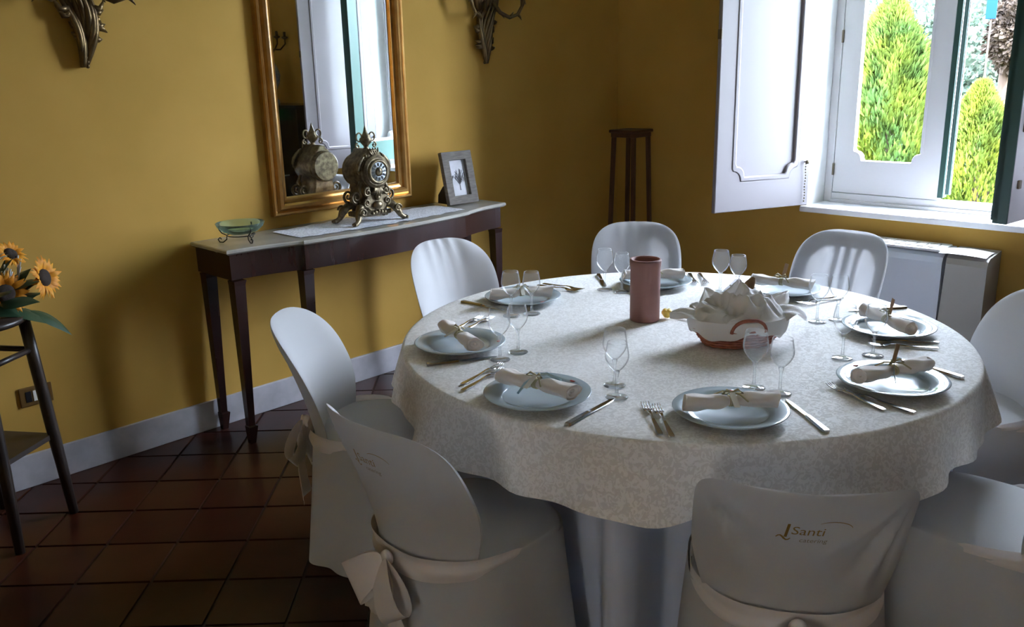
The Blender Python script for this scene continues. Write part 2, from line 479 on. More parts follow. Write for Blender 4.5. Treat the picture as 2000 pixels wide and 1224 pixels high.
PITCH = 0.25
rest = [MB(), MB(), MB()]
S2 = math.sqrt(0.5)
for i in range(-40, 60):
    for j in range(-40, 60):
        # d = (x-y), e = (x+y)
        d0 = -1.657 + i * PITCH / S2; e0 = 4.0 + j * PITCH / S2
        g = 0.0045 / S2
        de = ((d0 + g, e0 + g), (d0 + PITCH / S2 - g, e0 + g), (d0 + PITCH / S2 - g, e0 + PITCH / S2 - g), (d0 + g, e0 + PITCH / S2 - g))
        poly = [((e + d) / 2, (e - d) / 2) for d, e in de]
        if max(p[0] for p in poly) < X0 or min(p[0] for p in poly) > XW or max(p[1] for p in poly) < Y0 or min(p[1] for p in poly) > YW: continue
        cx = sum(p[0] for p in poly) / 4; cy = sum(p[1] for p in poly) / 4
        pl = clip(poly, X0 + 0.001, XW - 0.017, Y0 + 0.001, YW - 0.017)
        if len(pl) < 3: continue
        n = len(pl)
        hz = rng.uniform(-0.0006, 0.0006)
        k = rng.randrange(3)
        seen = 0.1 < cx < 3.3 and 1.7 < cy < 3.75 and math.hypot(cx - TX, cy - TY) > 0.75
        mc = Vector((cx, cy, 0))
        v = [(p[0], p[1], -0.006) for p in pl] + [(p[0] + (cx - p[0]) * 0.012, p[1] + (cy - p[1]) * 0.012, hz) for p in pl]
        f = [tuple(range(n, 2 * n))] + [(a, (a + 1) % n, n + (a + 1) % n, n + a) for a in range(n)]
        # keep the winding upward
        area = sum(pl[a][0] * pl[(a + 1) % n][1] - pl[(a + 1) % n][0] * pl[a][1] for a in range(n))
        if area < 0: f = [q[::-1] for q in f]
        if seen:
            obj('floor_tile', me_from([(x - cx, y - cy, z) for x, y, z in v], f, False), MAT['tile'][k], floor, (cx, cy, 0))
        else:
            rest[k].add(v, f, False)
for k in range(3):
    setp(rest[k].build('far_floor_tiles', MAT['tile'][k], floor), kind='stuff')

# ------------------------------------------------------------------ window with sashes and shutters
win = setp(empty('window_1', (XW, 1.68, WZ0)), 'white casement window with one sash open and tall white shutters', 'window', kind='structure')
WO = Vector((XW, 1.68, WZ0))


def wpart(b, name, mat):
    for i, p in enumerate(b.v): b.v[i] = (p[0] - WO.x, p[1] - WO.y, p[2] - WO.z)
    return b.build(name, mat, win)


b = MB()
t = 0.004
b.box(XW - 0.002, XW + WT, WY1 - t, WY1 + 0.0005, WZ0 + 0.03, WZ1)
b.box(XW - 0.002, XW + WT, WY0 - 0.0005, WY0 + t, WZ0 + 0.03, WZ1)
b.box(XW - 0.002, XW + WT, WY0, WY1, WZ1 - t, WZ1 + 0.0005)
wpart(b, 'reveal', MAT['reveal'])
SZ = 0.79
b = MB(); b.box(XW - 0.045, XW + WT + 0.05, WY0 - 0.02, WY1 + 0.02, SZ - 0.034, SZ, 0.006)
wpart(b, 'sill', MAT['sill'])
FX = XW + 0.215     # inner face of the fixed frame
b = MB()
b.box(FX, FX + 0.07, WY1 - 0.05, WY1 - t, SZ, WZ1, 0.004)
b.box(FX, FX + 0.07, WY0 + t, WY0 + 0.05, SZ, WZ1, 0.004)
b.box(FX, FX + 0.07, WY0 + 0.05, WY1 - 0.05, SZ, SZ + 0.055, 0.004)
b.box(FX, FX + 0.07, WY0 + 0.05, WY1 - 0.05, WZ1 - 0.06, WZ1 - t, 0.004)
b.box(FX - 0.02, FX, WY0 + 0.05, WY1 - 0.05, SZ, SZ + 0.018, 0.003)
wpart(b, 'window_frame', MAT['white_paint'])
SB, ST = SZ + 0.058, WZ1 - 0.063
SH = ST - SB
SW = 0.598


def notch_loop(x0, x1, z0, z1, r, top=True):
    """rectangle whose lower corners are cut by a concave quarter round with small steps"""
    p = []
    p.append((x0, z1)); p.append((x0, z0 + r + 0.012))
    p.append((x0 + 0.008, z0 + r))
    for k in range(7):
        a = PI / 2 * (1 - k / 6)
        p.append((x0 + 0.008 + (r - 0.012) * math.cos(a), z0 + 0.010 + (r - 0.012) * math.sin(a)))
    p.append((x0 + r, z0))
    q = [(x0 + x1 - x, z) for x, z in p]
    return p + q[::-1]


def make_sash(hinge, rz, mirror, with_handle):
    """local x runs from the hinge to the free edge, inside face at y = 0, outside at y = 0.06"""
    loop_o = [(0, 0), (SW, 0), (SW, SH), (0, SH)]
    loop_i = notch_loop(0.105, SW - 0.105, 0.19, SH - 0.1, 0.055)
    fr = slab_mesh([loop_o, loop_i], 0.058, 0.003)
    s = -1 if mirror else 1
    fr.transform(Matrix.Scale(s, 4, (1, 0, 0)))
    if mirror: fr.flip_normals()
    o = obj('sash', fr, MAT['white_paint'], win, Vector(hinge) - WO, (0, 0, rz))
    def sub(b, name, mat):
        me = b.mesh(name)
        me.transform(Matrix.Scale(s, 4, (1, 0, 0)))
        if mirror: me.flip_normals()
        return obj(name, me, mat, o)
    b = MB(); b.box(0.095, SW - 0.095, 0.026, 0.032, 0.18, SH - 0.09); sub(b, 'pane', MAT['pane'])
    # green outside skin and rebated green free edge
    b = MB()
    if with_handle:
        b.box(SW, SW + 0.010, 0.0, 0.066, 0.0, SH, 0.002); b.box(SW, SW + 0.010, 0.040, 0.074, 0.015, SH, 0.002)
    else:
        b.box(SW, SW + 0.03, -0.002, 0.06, 0.012, SH, 0.003); b.box(SW + 0.03, SW + 0.052, 0.022, 0.06, 0.03, SH, 0.003)
    b.box(0.0, 0.10, 0.058, 0.066, 0.0, SH); b.box(SW - 0.1, SW, 0.058, 0.066, 0.0, SH); b.box(0.1, SW - 0.1, 0.058, 0.066, 0, 0.17)
    sub(b, 'green_edge', MAT['green_paint'])
    b = MB()
    if not with_handle: b.box(SW + 0.0295, SW + 0.034, 0.004, 0.014, 0.03, SH); b.box(SW + 0.052, SW + 0.056, 0.028, 0.040, 0.03, SH)
    b.box(0.098, 0.112, -0.004, 0.0, 0.25, SH - 0.1); b.box(SW - 0.112, SW - 0.098, -0.004, 0.0, 0.25, SH - 0.1)
    sub(b, 'glazing_strip', MAT['white_paint'])
    if with_handle:
        b = MB()
        b.box(SW - 0.065, SW - 0.035, -0.010, 0.0, 0.42, 0.52, 0.003)
        b.tube([(SW - 0.05, -0.005, 0.47), (SW - 0.05, -0.04, 0.47), (SW - 0.06, -0.05, 0.465), (SW - 0.15, -0.05, 0.445)], [0.008, 0.008, 0.009, 0.007], 8)
        sub(b, 'handle', MAT['steel_dark'])
        b = MB(); b.box(SW - 0.075, SW - 0.05, -0.012, 0.0, 0.16, 0.20, 0.003)
        sub(b, 'catch', MAT['steel_dark'])
    else:
        b = MB(); b.box(-0.006, 0.006, -0.012, 0.0, 0.10, 0.17, 0.003); b.box(-0.006, 0.006, -0.012, 0, 0.85, 0.92, 0.003)
        sub(b, 'hinge', MAT['steel_dark'])
    return o


# closed sash: hinge at the far jamb, running towards -y; inside face towards -x
make_sash((FX + 0.004, WY1 - 0.052, SB), -PI / 2, False, False)
# open sash: hinge at the near jamb, swung into the room
make_sash((FX + 0.004, WY0 + 0.052, SB), math.atan2(0.08, -0.597) - PI, True, True)


def make_shutter(hinge, ang, mirror, cord):
    """local x from hinge to free edge; visible moulded face at y = 0, plain back at y = 0.034"""
    W, H, z0 = 0.648, WZ1 - 0.04 - (SZ + 0.004), 0.0
    s = -1 if mirror else 1
    fr = slab_mesh([[(0, 0), (W, 0), (W, H), (0, H)], notch_loop(0.085, W - 0.105, 0.165, H - 0.1, 0.062)], 0.030, 0.004)
    fr.transform(Matrix.Scale(s, 4, (1, 0, 0)))
    if mirror: fr.flip_normals()
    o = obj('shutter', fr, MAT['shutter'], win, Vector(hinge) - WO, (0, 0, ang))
    def sub(me, name, mat):
        me.transform(Matrix.Scale(s, 4, (1, 0, 0)))
        if mirror: me.flip_normals()
        return obj(name, me, mat, o)
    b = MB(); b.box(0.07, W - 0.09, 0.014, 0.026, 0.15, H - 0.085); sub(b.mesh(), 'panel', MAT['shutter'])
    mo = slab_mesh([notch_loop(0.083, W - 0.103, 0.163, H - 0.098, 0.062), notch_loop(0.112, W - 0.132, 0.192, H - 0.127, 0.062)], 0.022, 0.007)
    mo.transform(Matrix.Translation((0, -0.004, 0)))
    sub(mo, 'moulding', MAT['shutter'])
    b = MB()
    b.lathe([(0.004, 0), (0.005, 0.01), (0.011, 0.018), (0.011, 0.026), (0.004, 0.032)], 12, Matrix.Translation((0.035, 0, 0.25)) @ Matrix.Rotation(PI / 2, 4, 'X'))
    sub(b.mesh(), 'knob', MAT['steel_dark'])
    if cord:
        b = MB()
        for k in range(14):
            b.ball((0.035 + 0.002 * math.sin(k), -0.012, 0.24 - k * 0.0165), 0.0052, 6, 4)
        sub(b.mesh(), 'chain', MAT['steel_dark'])
    b = MB()
    for zz in (0.93,): b.box(W - 0.002, W + 0.004, -0.006, 0.028, zz, zz + 0.05, 0.001)
    sub(b.mesh(), 'catch_plate', MAT['steel_dark'])
    return o


_a = math.atan2(0.254, -0.597)
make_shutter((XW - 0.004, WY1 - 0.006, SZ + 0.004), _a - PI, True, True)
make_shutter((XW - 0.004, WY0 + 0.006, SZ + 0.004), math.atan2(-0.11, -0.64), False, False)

w2 = setp(empty('fill_window', (X0, (VY0 + VY1) / 2, VZ0)), 'narrow fill window added in the wall behind the photographer', 'window', kind='structure')  # unseen window added to fill light on the chair backs
b = MB(); hy = (VY1 - VY0) / 2; hz = VZ1 - VZ0
for y0_, y1_, z0_, z1_ in ((-hy, -hy + 0.03, 0, hz), (hy - 0.03, hy, 0, hz), (-hy, hy, 0, 0.03), (-hy, hy, hz - 0.03, hz)):
    b.box(-0.20, -0.14, y0_, y1_, z0_, z1_)
b.build('window_frame', MAT['white_paint'], w2)
b = MB(); b.box(-0.175, -0.170, -hy + 0.02, hy - 0.02, 0.02, hz - 0.02); b.build('pane', MAT['pane'], w2)

# ------------------------------------------------------------------ mirror
def mirror_thing():
    x0, x1, z0, z1 = 2.192, 3.038, 0.945, 2.25
    root = setp(empty('wall_mirror', ((x0 + x1) / 2, YW, z0)), 'tall rectangular mirror in a moulded gold frame above the console', 'mirror')
    ox, oz = (x0 + x1) / 2, z0
    prof = [(0.0, 0.0), (0.0, 0.028), (0.006, 0.036), (0.016, 0.038), (0.024, 0.030), (0.034, 0.044), (0.048, 0.048), (0.058, 0.040),
            (0.062, 0.026), (0.072, 0.022), (0.080, 0.024), (0.086, 0.012), (0.086, 0.004)]
    cs = [(x0, z0, 1, 1), (x1, z0, -1, 1), (x1, z1, -1, -1), (x0, z1, 1, -1)]
    side = []
    for k in range(4):   # four mitred lengths of moulding
        b = MB(); v = []; n = len(prof)
        for c in (cs[k], cs[(k + 1) % 4]):
            for d, h in prof: v.append((c[0] + c[2] * d - ox, -h, c[1] + c[3] * d - oz))
        f = [(i, i + 1, n + i + 1, n + i) for i in range(n - 1)]
        b.add(v, f, False)
        b.build('frame_moulding', MAT['gold'], root)
    b = MB(); b.box(x0 + 0.08 - ox, x1 - 0.08 - ox, -0.010, -0.004, 0.08, z1 - z0 - 0.08)
    b.build('mirror_glass', MAT['mirror'], root)
    b = MB(); b.box(x0 + 0.01 - ox, x1 - 0.01 - ox, -0.003, 0.0, 0.01, z1 - z0 - 0.01)
    b.build('backing', MAT['darkwood'], root)
    return root


mirror_thing()

# ------------------------------------------------------------------ console table
def console():
    cx = 2.608; hw = 0.838; yb = YW - 0.018
    root = setp(empty('console_table', (cx, yb, 0)), 'dark mahogany console table with a bowed front and marble top', 'table')
    def front(u, d=0.0):
        """front line, u in -1..1 along the length, returns y"""
        a = abs(u)
        if a > 0.60:
            q = (a - 0.60) / 0.40
            return -(0.318 + d) - 0.060 * (1 - q) ** 2 * 1.0
        q = a / 0.60
        return -(0.385 + d) - 0.040 * (1 - q ** 2)
    us = [-1 + 2 * k / 80 for k in range(81)]
    us = sorted(us + [-0.6001, 0.6001, -0.5999, 0.5999])
    def solid(name, w, d, z0, z1, mat, bev=0):
        top = [(u * w, front(u, d)) for u in us]
        pts = [(-w, 0.0)] + top + [(w, 0.0)]
        n = len(pts)
        if bev:
            rings = [(0.010, z0), (0.0, z0 + (z1 - z0) * .35), (0.0, z1 - 0.004), (0.004, z1)]
        else:
            rings = [(0, z0), (0, z1)]
        v = []
        for ins, z in rings:
            for x, y in pts: v.append((x * (1 - ins / w), y * (1 - ins / 0.38), z))
        f = []
        for r in range(len(rings) - 1):
            for i in range(n):
                j = (i + 1) % n
                f.append((r * n + i, r * n + j, (r + 1) * n + j, (r + 1) * n + i))
        f.append(tuple(range(n))[::-1]); f.append(tuple((len(rings) - 1) * n + i for i in range(n)))
        return obj(name, me_from(v, f, False), mat, root)
    solid('marble_top', hw, 0.0, CZ - 0.022, CZ, MAT['marble'], 1)
    solid('apron', hw - 0.022, -0.022, CZ - 0.135, CZ - 0.022, MAT['mahogany'])
    b = MB()
    for s in (-1, 1):
        b.box(s * (hw - 0.05) - 0.03, s * (hw - 0.05) + 0.03, -0.31, -0.29, CZ - 0.137, CZ - 0.132)
    def leg(x, y, name='leg'):
        b = MB()
        sx = 1 if x > 0 else -1
        for (za, zb, wa, wb) in ((CZ - 0.14, CZ - 0.16, 0.029, 0.026), (CZ - 0.16, 0.085, 0.026, 0.015), (0.085, 0.080, 0.015, 0.021), (0.080, 0.0, 0.021, 0.013)):
            v = []
            for z, w in ((za, wa), (zb, wb)):
                ofs = (0.027 - w) * 0.9
                for ax, ay in ((-1, -1), (1, -1), (1, 1), (-1, 1)): v.append((ax * w + sx * ofs * 0.8, ay * w, z))
            b.add(v, [(0, 1, 5, 4), (1, 2, 6, 5), (2, 3, 7, 6), (3, 0, 4, 7), (4, 5, 6, 7), (3, 2, 1, 0)], False)
        return b.build(name, MAT['mahogany'], root, (x, y, 0))
    for s in (-1, 1):
        leg(s * (hw - 0.052), -0.034); leg(s * (hw - 0.052), -0.282); leg(s * 0.475, -0.335)
    return root


console()

# lace runner
def runner():
    root_loc = (2.63, YW - 0.225, CZ)
    def fn(u, v):
        x = (u - 0.5) * 1.0; y = (v - 0.5) * 0.30
        e = 1 - 0.22 * abs(2 * u - 1) ** 1.5
        y *= e
        y += 0.006 * math.sin(u * 60) * (abs(2 * v - 1) ** 4)
        return (x, y, 0.0035 + 0.0006 * math.sin(u * 37) * math.cos(v * 19))
    b = MB(); b.grid(fn, 90, 16)
    o = b.build('lace_runner', MAT['lace'], None, root_loc)
    setp(o, 'white lace runner lying under the clock on the marble top', 'runner')


runner()

# ------------------------------------------------------------------ mantel clock
def spiral(c, r0, turns, start, n=26, plane='xz', sgn=1, grow=0.0):
    p = []
    for k in range(n):
        t = k / (n - 1)
        a = start + sgn * turns * 2 * PI * t
        r = r0 * (1 - 0.85 * t)
        p.append((c[0] + r * math.cos(a), c[1] + grow * t, c[2] + r * math.sin(a)))
    return p


def clock():
    root = setp(empty('mantel_clock', (2.60, YW - 0.235, CZ + 0.004)), 'ornate aged brass mantel clock with urn finial and white dial', 'clock')
    # body front outline (half), mirrored
    half = [(0.040, 0.055), (0.060, 0.075), (0.066, 0.11), (0.055, 0.15), (0.052, 0.18), (0.062, 0.195), (0.078, 0.215), (0.085, 0.245), (0.080, 0.275),
            (0.062, 0.300), (0.046, 0.312), (0.040, 0.325), (0.026, 0.335), (0.018, 0.35)]
    loop = half + [(-x, z) for x, z in half[::-1]]
    me = slab_mesh([loop], 0.14, 0.006); me.transform(Matrix.Translation((0, -0.060, 0)))
    obj('body', me, MAT['bronze'], root)
    b = MB()   # round drum behind the dial
    b.lathe([(0.0, -0.082), (0.066, -0.082), (0.078, -0.074), (0.078, 0.10), (0.070, 0.108), (0.0, 0.108)], 36, Matrix.Translation((0, 0, 0.245)) @ Matrix.Rotation(-PI / 2, 4, 'X'), smooth=False)
    b.build('drum', MAT['bronze'], root)
    b = MB()
    b.lathe([(0.044, 0.0), (0.047, 0.004), (0.053, 0.006), (0.058, 0.002), (0.060, -0.004)], 40, Matrix.Translation((0, -0.086, 0.245)) @ Matrix.Rotation(PI / 2, 4, 'X'), cap0=False, cap1=False)
    bz = b.build('bezel', MAT['bronze'], root)
    b = MB(); b.lathe([(0.0, 0.0), (0.046, 0.0), (0.046, 0.002), (0.0, 0.002)], 40, Matrix.Translation((0, -0.085, 0.245)) @ Matrix.Rotation(PI / 2, 4, 'X'))
    dl = b.build('dial', MAT['dial'], root)
    for k in range(12):   # numeral cartouches read as dark strokes between enamel lozenges
        a = 2 * PI * k / 12
        b = MB()
        mm = Matrix.Translation((0, -0.0885, 0.245)) @ Matrix.Rotation(a, 4, 'Y')
        b.box(-0.0022, 0.0022, -0.001, 0.001, 0.026, 0.042, 0, mm); b.box(-0.006, -0.004, -0.001, 0.001, 0.028, 0.041, 0, mm)
        b.build('numeral', MAT['black'], dl)
    b = MB(); b.lathe([(0, 0), (0.020, 0), (0.022, 0.002), (0.012, 0.004), (0, 0.005)], 20, Matrix.Translation((0, -0.088, 0.245)) @ Matrix.Rotation(PI / 2, 4, 'X'))
    b.build('dial_centre', MAT['bronze'], dl)
    b = MB(); b.box(-0.002, 0.002, -0.096, -0.094, 0.243, 0.272); b.box(0.0, 0.021, -0.096, -0.094, 0.2435, 0.2475)
    b.build('hand', MAT['black'], dl)
    # urn finial with ring handles
    b = MB(); b.lathe([(0.016, 0.34), (0.020, 0.348), (0.010, 0.356), (0.013, 0.364), (0.028, 0.380), (0.031, 0.395), (0.022, 0.405), (0.024, 0.412),
                       (0.014, 0.420), (0.009, 0.432), (0.006, 0.445), (0.0, 0.462)], 20)
    b.build('urn_finial', MAT['bronze'], root)
    for s in (-1, 1):
        b = MB()
        ring = [(s * (0.038 + 0.016 * math.cos(a)), 0, 0.405 + 0.020 * math.sin(a)) for a in [2 * PI * k / 18 for k in range(18)]]
        b.tube(ring, 0.004, 6, closed=True)
        b.tube(spiral((s * 0.048, 0, 0.365), 0.014, 1.1, PI / 2, sgn=-s), [0.0045] * 26, 6)
        b.build('urn_handle', MAT['bronze'], root)
        # side scrolls, upper leaf, shoulder volute
        b = MB()
        b.tube([(s * 0.070, -0.03, 0.20), (s * 0.082, -0.03, 0.17), (s * 0.072, -0.03, 0.13), (s * 0.085, -0.03, 0.105)] , [0.008, 0.010, 0.010, 0.008], 8)
        b.tube(spiral((s * 0.098, -0.03, 0.128), 0.030, 1.5, -PI / 2 if s > 0 else -PI / 2, sgn=s), [0.0075 * (1 - 0.5 * k / 25) for k in range(26)], 8)
        b.tube(spiral((s * 0.098, 0.035, 0.128), 0.030, 1.5, -PI / 2, sgn=s), [0.0075 * (1 - 0.5 * k / 25) for k in range(26)], 8)
        b.tube(spiral((s * 0.055, -0.062, 0.150), 0.022, 1.4, PI / 2, sgn=-s), [0.006] * 26, 8)
        b.tube(spiral((s * 0.060, -0.060, 0.100), 0.020, 1.4, -PI / 2, sgn=s), [0.006] * 26, 8)
        b.tube([(s * 0.086, -0.05, 0.235), (s * 0.094, -0.05, 0.26), (s * 0.086, -0.05, 0.285), (s * 0.066, -0.05, 0.31), (s * 0.040, -0.05, 0.33)], [0.004, 0.009, 0.011, 0.009, 0.005], 8)
        for q in range(5): b.ball((s * (0.088 - 0.010 * q), -0.055, 0.245 + 0.019 * q), 0.008, 8, 6)
        b.build('scroll', MAT['bronze'], root)
    # acanthus mask under the dial
    b = MB()
    for k in range(7):
        a = (k - 3) * 0.32
        b.tube([(0.0, -0.060, 0.185), (0.020 * math.sin(a) * 1.5, -0.074, 0.150), (0.045 * math.sin(a), -0.070, 0.115 + 0.01 * abs(k - 3))], [0.006, 0.008, 0.003], 6)
    b.ball((0, -0.066, 0.085), 0.020, 12, 8, sc=(1.3, 0.8, 1)); b.ball((0, -0.066, 0.12), 0.013, 10, 8)
    for k in range(5): b.ball(((k - 2) * 0.018, -0.068, 0.055 - 0.004 * abs(k - 2)), 0.010, 8, 6)
    b.build('front_ornament', MAT['bronze'], root)
    b = MB()
    for k in range(5):
        a = (k - 2) * 0.4
        b.tube([(0.0, -0.055, 0.312), (0.030 * math.sin(a), -0.062, 0.330), (0.042 * math.sin(a), -0.05, 0.350 + 0.006 * math.cos(a))], [0.005, 0.007, 0.003], 6)
    b.build('crest_ornament', MAT['bronze'], root)
    # base block and four splayed scroll feet
    b = MB(); b.box(-0.07, 0.07, -0.05, 0.06, 0.045, 0.085, 0.01); b.box(-0.10, 0.10, -0.045, 0.05, 0.03, 0.055, 0.008)
    b.build('base', MAT['bronze'], root)
    for sx in (-1, 1):
        for sy in (-1, 1):
            b = MB()
            y0 = sy * 0.05
            b.tube([(sx * 0.06, y0 * 0.7, 0.085), (sx * 0.095, y0, 0.078), (sx * 0.118, y0 * 1.3, 0.05), (sx * 0.128, y0 * 1.5, 0.022), (sx * 0.145, y0 * 1.6, 0.010), (sx * 0.158, y0 * 1.65, 0.012)],
                   [0.014, 0.020, 0.019, 0.013, 0.012, 0.009], 10)
            b.ball((sx * 0.106, y0 * 1.5, 0.060), 0.017, 10, 8)
            for q in (-1, 0, 1): b.ball((sx * 0.157, y0 * 1.65 + q * 0.009, 0.009), 0.008, 8, 6)
            b.tube(spiral((sx * 0.105, y0 * 1.75, 0.060), 0.022, 1.3, 0 if sx > 0 else PI, sgn=sx), [0.005] * 26, 6)
            b.build('foot', MAT['bronze'], root)
    return root


clock()

# ------------------------------------------------------------------ photo frame
def photo_frame():
    root = setp(empty('picture_frame', (3.262, YW - 0.205, CZ + 0.0065), R(-4)), 'grey wooden picture frame with a bare tree print, leaning on its strut', 'picture frame')
    W, H, fw = 0.205, 0.285, 0.046
    tilt = Matrix.Rotation(R(-13), 4, 'X')
    fr = slab_mesh([[(-W / 2, 0), (W / 2, 0), (W / 2, H), (-W / 2, H)], [(-W / 2 + fw, fw), (W / 2 - fw, fw), (W / 2 - fw, H - fw), (-W / 2 + fw, H - fw)]], 0.028, 0.002)
    fr.transform(tilt); obj('frame', fr, MAT['greywood'], root)
    b = MB(); b.box(-W / 2 + fw - 0.004, W / 2 - fw + 0.004, 0.020, 0.024, fw - 0.004, H - fw + 0.004, 0, tilt)
    pr = b.build('print', MAT['paper'], root)
    b = MB()
    b.box(0.002, 0.007, 0.0185, 0.0199, 0.075, 0.115, 0, tilt)
    r2 = random.Random(3)
    for k in range(26):
        a = r2.uniform(-1.1, 1.1); L = r2.uniform(0.03, 0.075)
        x = 0.0045 + 0.75 * L * math.sin(a); z = 0.112 + L * math.cos(a) * 1.15
        b.tube([tilt @ Vector((0.0045 + 0.1 * (x - 0.0045), 0.0192, 0.11)), tilt @ Vector((0.0045 + 0.5 * (x - 0.0045), 0.0192, 0.11 + 0.6 * (z - 0.11))), tilt @ Vector((x, 0.0192, z))], [0.0014, 0.0011, 0.0006], 4)
        x2 = x + r2.uniform(-0.012, 0.012)
        b.tube([tilt @ Vector((x, 0.0192, z)), tilt @ Vector((x2, 0.0192, z - r2.uniform(0.015, 0.04)))], [0.0012, 0.0008], 4)
    b.build('tree_drawing', MAT['ink'], pr)
    b = MB(); b.box(-0.045, 0.02, 0.028, 0.032, 0.0, H - 0.06, 0, tilt)
    b.build('back_board', MAT['darkwood'], root)
    st = slab_mesh([[(0.03, 0.0), (0.125, 0.0), (0.12, 0.045), (0.075, 0.095), (0.04, 0.10)]], 0.004)
    st.transform(Matrix.Translation((-0.085, 0.0, 0.0)) @ Matrix.Rotation(PI / 2, 4, 'Z'))
    obj('strut', st, MAT['darkwood'], root)
    return root


photo_frame()

# ------------------------------------------------------------------ green glass bowl on wire stand
def bowl():
    loc = (1.92, YW - 0.20, CZ)
    st = setp(empty('wire_stand', loc), 'black wire bowl stand with curled feet on the console end', 'stand')
    b = MB()
    for k in range(3):
        a = 2 * PI * k / 3 + 0.5
        c, s = math.cos(a), math.sin(a)
        pts = []
        for (r, z) in ((0.088, 0.075), (0.090, 0.06), (0.080, 0.045), (0.060, 0.033), (0.062, 0.016), (0.078, 0.004), (0.092, 0.006), (0.098, 0.018), (0.090, 0.026), (0.084, 0.018)):
            pts.append((r * c, r * s, z))
        mb = MB(); mb.tube(pts, 0.0028, 6); mb.build('leg', MAT['wire'], st)
    mb = MB(); mb.tube([(0.060 * math.cos(2 * PI * k / 28), 0.060 * math.sin(2 * PI * k / 28), 0.033) for k in range(28)], 0.0026, 6, closed=True)
    mb.build('ring', MAT['wire'], st)
    mb = MB(); mb.lathe([(0.0, 0.0), (0.045, 0.001), (0.075, 0.012), (0.098, 0.033), (0.105, 0.050), (0.102, 0.050), (0.094, 0.034), (0.072, 0.016), (0.045, 0.005), (0.0, 0.004)], 44)
    o = mb.build('glass_bowl', MAT['green_glass'], None, (loc[0], loc[1], CZ + 0.037))
    setp(o, 'shallow pale green glass bowl held by the wire stand', 'bowl')


bowl()

# ------------------------------------------------------------------ carved gilt sconces
def sconce(loc, label, flip):
    root = setp(empty('wall_sconce', loc), label, 'sconce', 'carved gilt sconces beside the mirror')
    s = -1 if flip else 1
    r2 = random.Random(11 if flip else 12)
    b = MB()   # twisting acanthus tail
    def tailpt(t, off, w):
        # t 0 bottom .. 1 top
        x = s * (0.012 - 0.055 * t + 0.03 * math.sin(2.6 * t)) + off * w
        return x
    for k in range(7):
        off = (k - 3) / 3
        pts = []; rad = []
        for i in range(14):
            t = i / 13
            w = 0.010 + 0.055 * t ** 1.1
            x = s * (0.010 - 0.045 * t + 0.035 * math.sin(3.0 * t - 0.3)) + off * w
            y = -0.020 - 0.035 * t * (1 - 0.4 * off * off) - 0.012 * math.sin(t * 5 + k)
            pts.append((x, y, 0.30 * t)); rad.append(0.006 + 0.009 * math.sin(PI * min(1, t * 1.05 + .02)) )
        b.tube(pts, rad, 8)
    b.build('acanthus_tail', MAT['gilt_dark'], root)
    for k in range(15):   # leaf tips standing off the sides
        b = MB()
        t = r2.uniform(0.25, 1.0); sd = r2.choice((-1, 1))
        x = s * (0.010 - 0.045 * t + 0.035 * math.sin(3.0 * t - 0.3)) + sd * (0.006 + 0.05 * t)
        L = r2.uniform(0.026, 0.058)
        b.tube([(x, -0.03, 0.30 * t), (x + sd * L * 0.6, -0.035, 0.30 * t - L * 0.1), (x + sd * L, -0.03, 0.30 * t + r2.uniform(-0.5, 0.7) * L)], [0.014, 0.012, 0.002], 6)
        b.build('leaf_tip', MAT['gilt_dark'], root)
    for k in range(4):
        b = MB(); b.ball((s * 0.012 + r2.uniform(-.006, .006), -0.024, 0.004 + 0.016 * k), 0.009, 8, 6); b.build('bead', MAT['gilt_dark'], root)
    b = MB()   # upper cartouche
    for k in range(9):
        off = (k - 4) / 4
        b.tube([(off * 0.065, -0.035, 0.28), (off * 0.085, -0.05 + 0.02 * abs(off), 0.36), (off * 0.06, -0.045, 0.45), (off * 0.10, -0.03, 0.53), (off * 0.03, -0.025, 0.60)], [0.012, 0.017, 0.014, 0.012, 0.004], 8)
    b.build('cartouche', MAT['gilt_dark'], root)
    for sd in (-1, 1):
        b = MB()
        z0 = 0.255
        pts = [(sd * 0.03, -0.05, z0 + 0.07), (sd * 0.065, -0.075, z0 + 0.015), (sd * 0.115, -0.10, z0 - 0.012), (sd * 0.165, -0.115, z0 + 0.006), (sd * 0.195, -0.12, z0 + 0.05), (sd * 0.198, -0.12, z0 + 0.09)]
        b.tube(pts, [0.013, 0.011, 0.010, 0.010, 0.009, 0.010], 8)
        for q in range(6):
            t = q / 5
            p = Vector(pts[min(5, int(t * 5))])
            b.tube([p, p + Vector((sd * 0.012, -0.006, -0.014 if q % 2 else 0.016)), p + Vector((sd * 0.026, -0.004, -0.030 if q % 2 else 0.03))], [0.009, 0.006, 0.0015], 6)
        ar = b.build('arm', MAT['gilt_dark'], root)
        b = MB(); b.lathe([(0.006, 0.0), (0.03, 0.012), (0.034, 0.02), (0.012, 0.024), (0.014, 0.05), (0.010, 0.05)], 16, Matrix.Translation((sd * 0.198, -0.12, z0 + 0.085)))
        b.build('drip_cup', MAT['gilt_dark'], ar)
        b = MB(); b.lathe([(0.010, 0.0), (0.010, 0.10), (0.003, 0.108), (0.0, 0.112)], 12, Matrix.Translation((sd * 0.198, -0.12, z0 + 0.13)))
        b.build('candle', MAT['candle'], ar)
    return root


sconce((1.425, YW - 0.004, 1.640), 'carved dark gilt sconce on the wall above the sunflowers', False)
sconce((3.635, YW - 0.004, 1.630), 'carved dark gilt sconce between the mirror and the corner', True)

